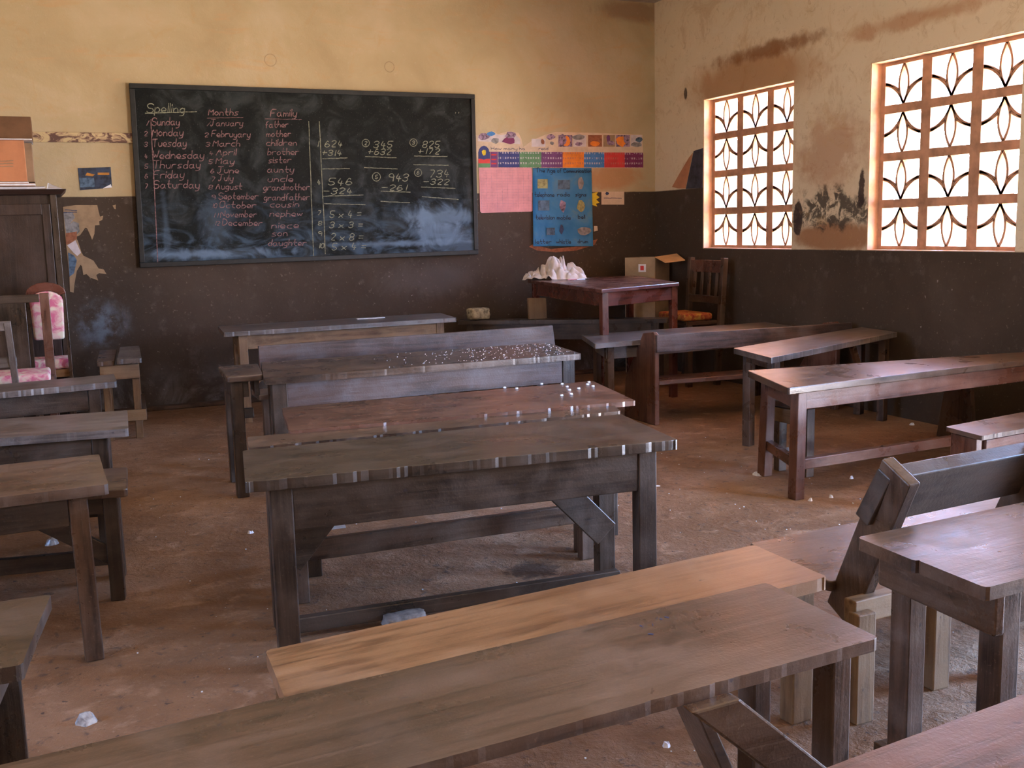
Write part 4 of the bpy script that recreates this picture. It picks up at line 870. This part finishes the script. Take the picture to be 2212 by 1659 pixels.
# ------------------------------------------------------------------ teacher's table
zT = .875
c = [gp(1299, 625, zT), gp(1468, 610, zT), None, gp(1139, 602, zT)]
c = [gp(1299, 625, zT), gp(1468, 610, zT), Vector((4.64, 8.02, 0)), gp(1139, 603.5, zT)]
c[3] = Vector((3.66, 8.12, 0))
TD = [Vector((q[0], q[1], 0)) for q in c]; ct = sum(TD, Vector())/4; yT = math.atan2((TD[1]-TD[0]).y, (TD[1]-TD[0]).x)
tt = thing('teacher_table', 'tall reddish brown teacher table with a cloth heap on it in the far corner', 'table', ct, yT)
plank(TD, zT, .028, 0, 30).build('top', wood('table', 'x', .55), tt, .005)
def ins(i, k=.055):
    v = TD[i]; return v+(TD[(i+1) % 4]-v).normalized()*k+(TD[(i-1) % 4]-v).normalized()*k
for i in range(4):
    q = ins(i); MB().beam((q.x, q.y, 0), (q.x, q.y, zT-.028), .05, .05, up=(0, 1, 0)).build('leg', wood('table', 'z'), tt)
    q2 = ins((i+1) % 4); d = (q2-q).normalized()*.03; MB().beam(Vector((q.x, q.y, zT-.078))+d, Vector((q2.x, q2.y, zT-.078))-d, .022, .10).build('apron', wood('table', 'x' if i % 2 == 0 else 'y'), tt)
# board under its left end
_q = gp(1142, 676, zN); _q2 = gp(1182, 676, zN)
p0 = min((A+dr*(k*.01)+nn*.3 for k in range(150)), key=lambda q: abs(pr(q)[0]-1143))
MB().hexa([Vector((p0.x, p0.y, zN+.001)), Vector((p0.x+.15, p0.y-.02, zN+.001)), Vector((p0.x+.15, p0.y+.01, zN+.001)), Vector((p0.x, p0.y+.03, zN+.001)),
           Vector((p0.x-.005, p0.y, .745)), Vector((p0.x+.145, p0.y-.02, .74)), Vector((p0.x+.145, p0.y+.01, .74)), Vector((p0.x-.005, p0.y+.03, .745))]).build('board', wood('pale', 'z'), wb)
# cloth heap
cl0 = gp(1203, 603, zT)
def heap(u, v):
    th_ = u*2*PI; rr = v
    ex_, ey_ = .27*(1+.18*math.cos(th_*3+1)+.08*math.sin(th_*7)), .15*(1+.15*math.sin(th_*4))
    x = math.cos(th_)*rr*ex_; y = math.sin(th_)*rr*ey_
    z_ = .0
    wx = x+.03*noise.noise(Vector((x*9, y*9, 5))); wy = y+.03*noise.noise(Vector((x*9, y*11, 8)))
    for (cx, cy, lx_, ly_, h_, rot) in LUMPS:
        c_, s_ = math.cos(rot), math.sin(rot); dx, dy = (wx-cx)*c_+(wy-cy)*s_, -(wx-cx)*s_+(wy-cy)*c_
        q_ = 1-(dx/lx_)**2-(dy/ly_)**2
        if q_ > 0: z_ = max(z_, h_*q_**.55)
    z_ *= 1+.2*noise.noise(Vector((x*13, y*13, 2)))
    for f_, w_, k_ in ((8, .05, .5), (17, .08, .3)):
        rg = abs(noise.noise(Vector((x*f_+3, y*f_*.8, f_)))); z_ *= 1-k_*math.exp(-(rg/w_)**2)
    return (x, y, max(.002, z_))
LUMPS = [(-.17, -.01, .12, .085, .075, .25), (-.09, .02, .10, .10, .125, -.5), (.0, .03, .085, .10, .205, .3), (.06, .02, .075, .09, .185, -.3), (.14, .02, .07, .08, .14, .5), (.20, .0, .055, .065, .115, -.2),
         (-.12, -.08, .10, .04, .05, .1), (-.02, -.075, .07, .05, .085, .5), (.055, -.07, .05, .055, .12, -.4), (.13, -.065, .06, .045, .09, .3), (.20, -.05, .04, .035, .06, 0), (-.22, -.05, .06, .05, .055, .9)]
b = MB(); b.grid(lambda u, v: Vector(heap(u, v)), 120, 44); bmesh.ops.remove_doubles(b.bm, verts=b.bm.verts, dist=.0005)
o = b.build('cloth_heap', M['cloth'], None, 0, True); o.location = (cl0.x-.02, cl0.y, zT+.001); o.rotation_euler = (0, 0, -YAW)
tag(o, 'crumpled cream cloth heaped on the left end of the teacher table', 'cloth')
for (x0, x1, m_, lab) in ((1226, 1246, 'pinkp', 'pink chalk stick lying beside the cloth heap'), (1246, 1264, 'paper', 'pale green-white chalk stick lying beside the cloth heap')):
    q = gp(x0, 604, zT+.006); q2 = gp(x1, 603, zT+.006); o = MB().beam(q, q2, .009, .009).build('chalk_stick', M[m_], None, .003); tag(place(o, q), lab, 'chalk')

# carton, slat-back chair, red cushion in the corner
kx = thing('cardboard_box', 'big open cardboard carton with a red mark and a raised flap in the room corner', 'box', (4.8, 7.95, 0))
p0, p1, p2 = atY(1353, 560, 8.15), atY(1412, 556, 7.98), atX(1464, 570, 4.98)
b0, b1, b2 = Vector((p0.x, 8.17, 0)), Vector((p1.x, 7.96, 0)), Vector((5.02, 8.05, 0))
b3 = b0+(b2-b1)
if b3.y > YB-.02: b3.y = YB-.02
if b3.x > XR-.02: b3.x = XR-.02
zt2 = p1.z-.0
for a_, c_, nm in ((b0, b1, 'front_side'), (b1, b2, 'right_side'), (b2, b3, 'rear_side'), (b3, b0, 'left_side')):
    MB().beam(Vector((a_.x, a_.y, zt2/2)), Vector((c_.x, c_.y, zt2/2)), .008, zt2).build(nm, M['card'] if nm != 'right_side' else M['cardsh'], kx, .001)  # right side darker: its shade is put into the cardboard colour
f1 = Vector((b1.x, b1.y, zt2)); f2 = Vector((b2.x, b2.y, zt2)); e1 = atY(1438, 569, 7.72); e2 = atX(1482, 562, 5.0)
MB().prism([f1, atY(1437, 568, 7.80), atX(1480, 563, 4.99), atX(1462, 549, 5.03)], (0, 0, .006)).build('open_flap', M['cardin'], kx, 0)
q = (b0*.42+b1*.58); dd_ = (b1-b0).normalized(); no = Vector((dd_.y, -dd_.x, 0))*.006
for w2, z0, z1, m_ in ((.035, .90, .97, 'paper'), (.016, .915, .955, 'redp')):
    no2 = no*(1 if m_ == 'paper' else 1.4)
    MB().prism([Vector((q.x, q.y, z0))-dd_*w2+no2, Vector((q.x, q.y, z0))+dd_*w2+no2, Vector((q.x, q.y, z1))+dd_*w2+no2, Vector((q.x, q.y, z1))-dd_*w2+no2], no*.15).build('printed_mark', M[m_], kx, 0)
# chair by the right wall
sc_ = thing('wooden_chair', 'dark slat-back wooden chair beside the carton by the right wall', 'chair', (4.7, 7.35, 0), R(-90))
Xc = 4.93; ya, yb = 7.10, 7.58
for y in (ya, yb): MB().beam((Xc-.05, y, 0), (Xc+.02, y, 1.03), .045, .045, up=(1, 0, 0)).build('back_post', wood('brown', 'z'), sc_)
for y in (ya+.02, yb-.02): MB().beam((4.625, y, 0), (4.625, y, .50), .045, .045, up=(1, 0, 0)).build('front_leg', wood('brown', 'z'), sc_)
MB().beam((Xc+.012, ya+.02, .96), (Xc+.012, yb-.02, .96), .024, .10).build('top_rail', wood('red', 'y'), sc_); MB().beam((Xc-.01, ya+.02, .69), (Xc-.01, yb-.02, .69), .024, .06).build('lower_rail', wood('brown', 'y'), sc_)
for k in range(4):
    y = ya+.08+k*(yb-ya-.16)/3; MB().beam((Xc-.008, y, .715), (Xc+.008, y, .92), .034, .014, up=(1, 0, 0)).build('back_slat', wood('brown', 'z'), sc_)
MB().box(4.60, 4.9, ya+.02, yb, .50, .53).build('seat', wood('brown', 'y'), sc_)
cu = MB().box(4.595, 4.87, ya+.04, yb-.03, .531, .59).build('seat_cushion', M['redcloth'], None, .022, True, 3); tag(place(cu, (4.68, 7.33, .53)), 'red and orange patterned cushion on the slat-back chair', 'cushion')

# ------------------------------------------------------------------ small litter
def scrap(px, py, z_, size, label, mat='paper', name='paper_scrap', h=.012, group=None):
    p = gp(px, py, z_); r = random.Random(int(px*3+py)); b = MB(); n = 7
    base = [Vector((p.x+size*math.cos(q*2*PI/n)*r.uniform(.6, 1.15), p.y+size*math.sin(q*2*PI/n)*r.uniform(.5, 1.1), z_+.0005)) for q in range(n)]
    top = [Vector((v.x*.6+p.x*.4, v.y*.6+p.y*.4, z_+h*r.uniform(.5, 1.3))) for v in base]
    bv = [b.bm.verts.new(v) for v in base]; tv = [b.bm.verts.new(v) for v in top]; b.bm.faces.new(bv[::-1]); b.bm.faces.new(tv)
    for i in range(n): b.bm.faces.new((bv[i], bv[(i+1) % n], tv[(i+1) % n], tv[i]))
    o = b.build(name, M[mat], None, 0); tag(place(o, (p.x, p.y, z_)), label, 'litter', group); return o
scrap(766, 1196, 0, .022, 'torn white paper on the floor beneath the large dark desk')
scrap(540, 1152, 0, .016, 'small white crumple on the floor left of the large dark desk')
scrap(112, 1176, 0, .035, 'crumpled clear wrapper in the shadow under the left-hand desks', 'plastic', 'wrapper', .03)
scrap(190, 1560, 0, .034, 'crumpled clear plastic wrapper on the bare floor at the lower left', 'plastic', 'wrapper', .02)
scrap(218, 1098, 0, .03, 'white scrap behind the tapering leg of the left-hand desk')
scrap(1640, 1026, 0, .045, 'white paper under the near end of the long right-hand desk')
scrap(1440, 1612, 0, .012, 'white flake on the floor under the nearest desk')
scrap(1795, 1075, 0, .012, 'white flake on the open floor below the long right-hand desk')
scrap(1750, 1082, 0, .012, 'white flake touching the front leg of the long right-hand desk')
scrap(1840, 1034, 0, .013, 'white flake under the stretcher of the long right-hand desk')
scrap(2030, 1112, 0, .03, 'curled pale strip of paper on the floor behind the two-plank desk', h=.004)
scrap(1944, 1131, 0, .03, 'bright white paper behind the leaning post at the right', h=.006)
scrap(1419, 1050, 0, .02, 'white sliver on the floor right of the large dark desk', h=.004)
scrap(1697, 985, 0, .035, 'grey crumple under the long right-hand desk', 'greyp', h=.04)
scrap(1970, 918, 0, .018, 'white flake in the dark under the far right desks')
scrap(875, 933, .6, .012, 'small white crumb pile at the near edge of the red-brown desk', h=.012) if False else None
tag(lump('stone', (gp(868, 1346, 0).x, gp(868, 1346, 0).y-.03, 0), .07, .03, .022, M['grey'], .15, 8, .15), 'flat grey stone on the floor behind the honey-coloured bench', 'stone')
# white crumbs on the desks: the bigger ones one by one, the dust as stuff
g = 'white crumbs scattered on the red-brown desk'
for (x, y) in ((1090, 839), (1116, 841), (1170, 831), (1214, 831), (1225, 837), (1230, 844), (1234, 853), (1272, 827), (1269, 832), (1250, 841), (1213, 856), (1281, 836)):
    o = lump('chalk_crumb', tuple(gp(x, y, .6005)), .0055, .0045, .0035, M['paper'], .3, x*.1); tag(o, 'one of the white crumbs scattered on the red-brown desk', 'crumb', g)
b = MB(); r = random.Random(5)
for k in range(260):
    u = r.random()**.45; v = r.random(); q = D(Lx*(.25+.74*u), .02+v*(Ly-.04), zc) if False else D(Lx*(.3+.69*u), .02+v*(Ly-.04), .6205); s_ = r.uniform(.0018, .004)
    b.box(q.x-s_*.55, q.x+s_*.55, q.y-s_*.5, q.y+s_*.5, .6202, .6202+s_*.7)
tag(b.build('chalk_dust', M['paper'], None, 0), 'fine white crumbs strewn over the desk before the plank backrest', 'crumbs', None, 'stuff')
b = MB()
for k in range(260):
    x = r.uniform(.1, 3.6); y = r.uniform(2.0, 6.5); s_ = r.uniform(.001, .0026)
    b.box(x-s_, x+s_, y-s_, y+s_, .0004, .0004+s_)
tag(b.build('floor_grit', M['paper'], None, 0), 'fine pale grit scattered over the earth floor', 'grit', None, 'stuff')
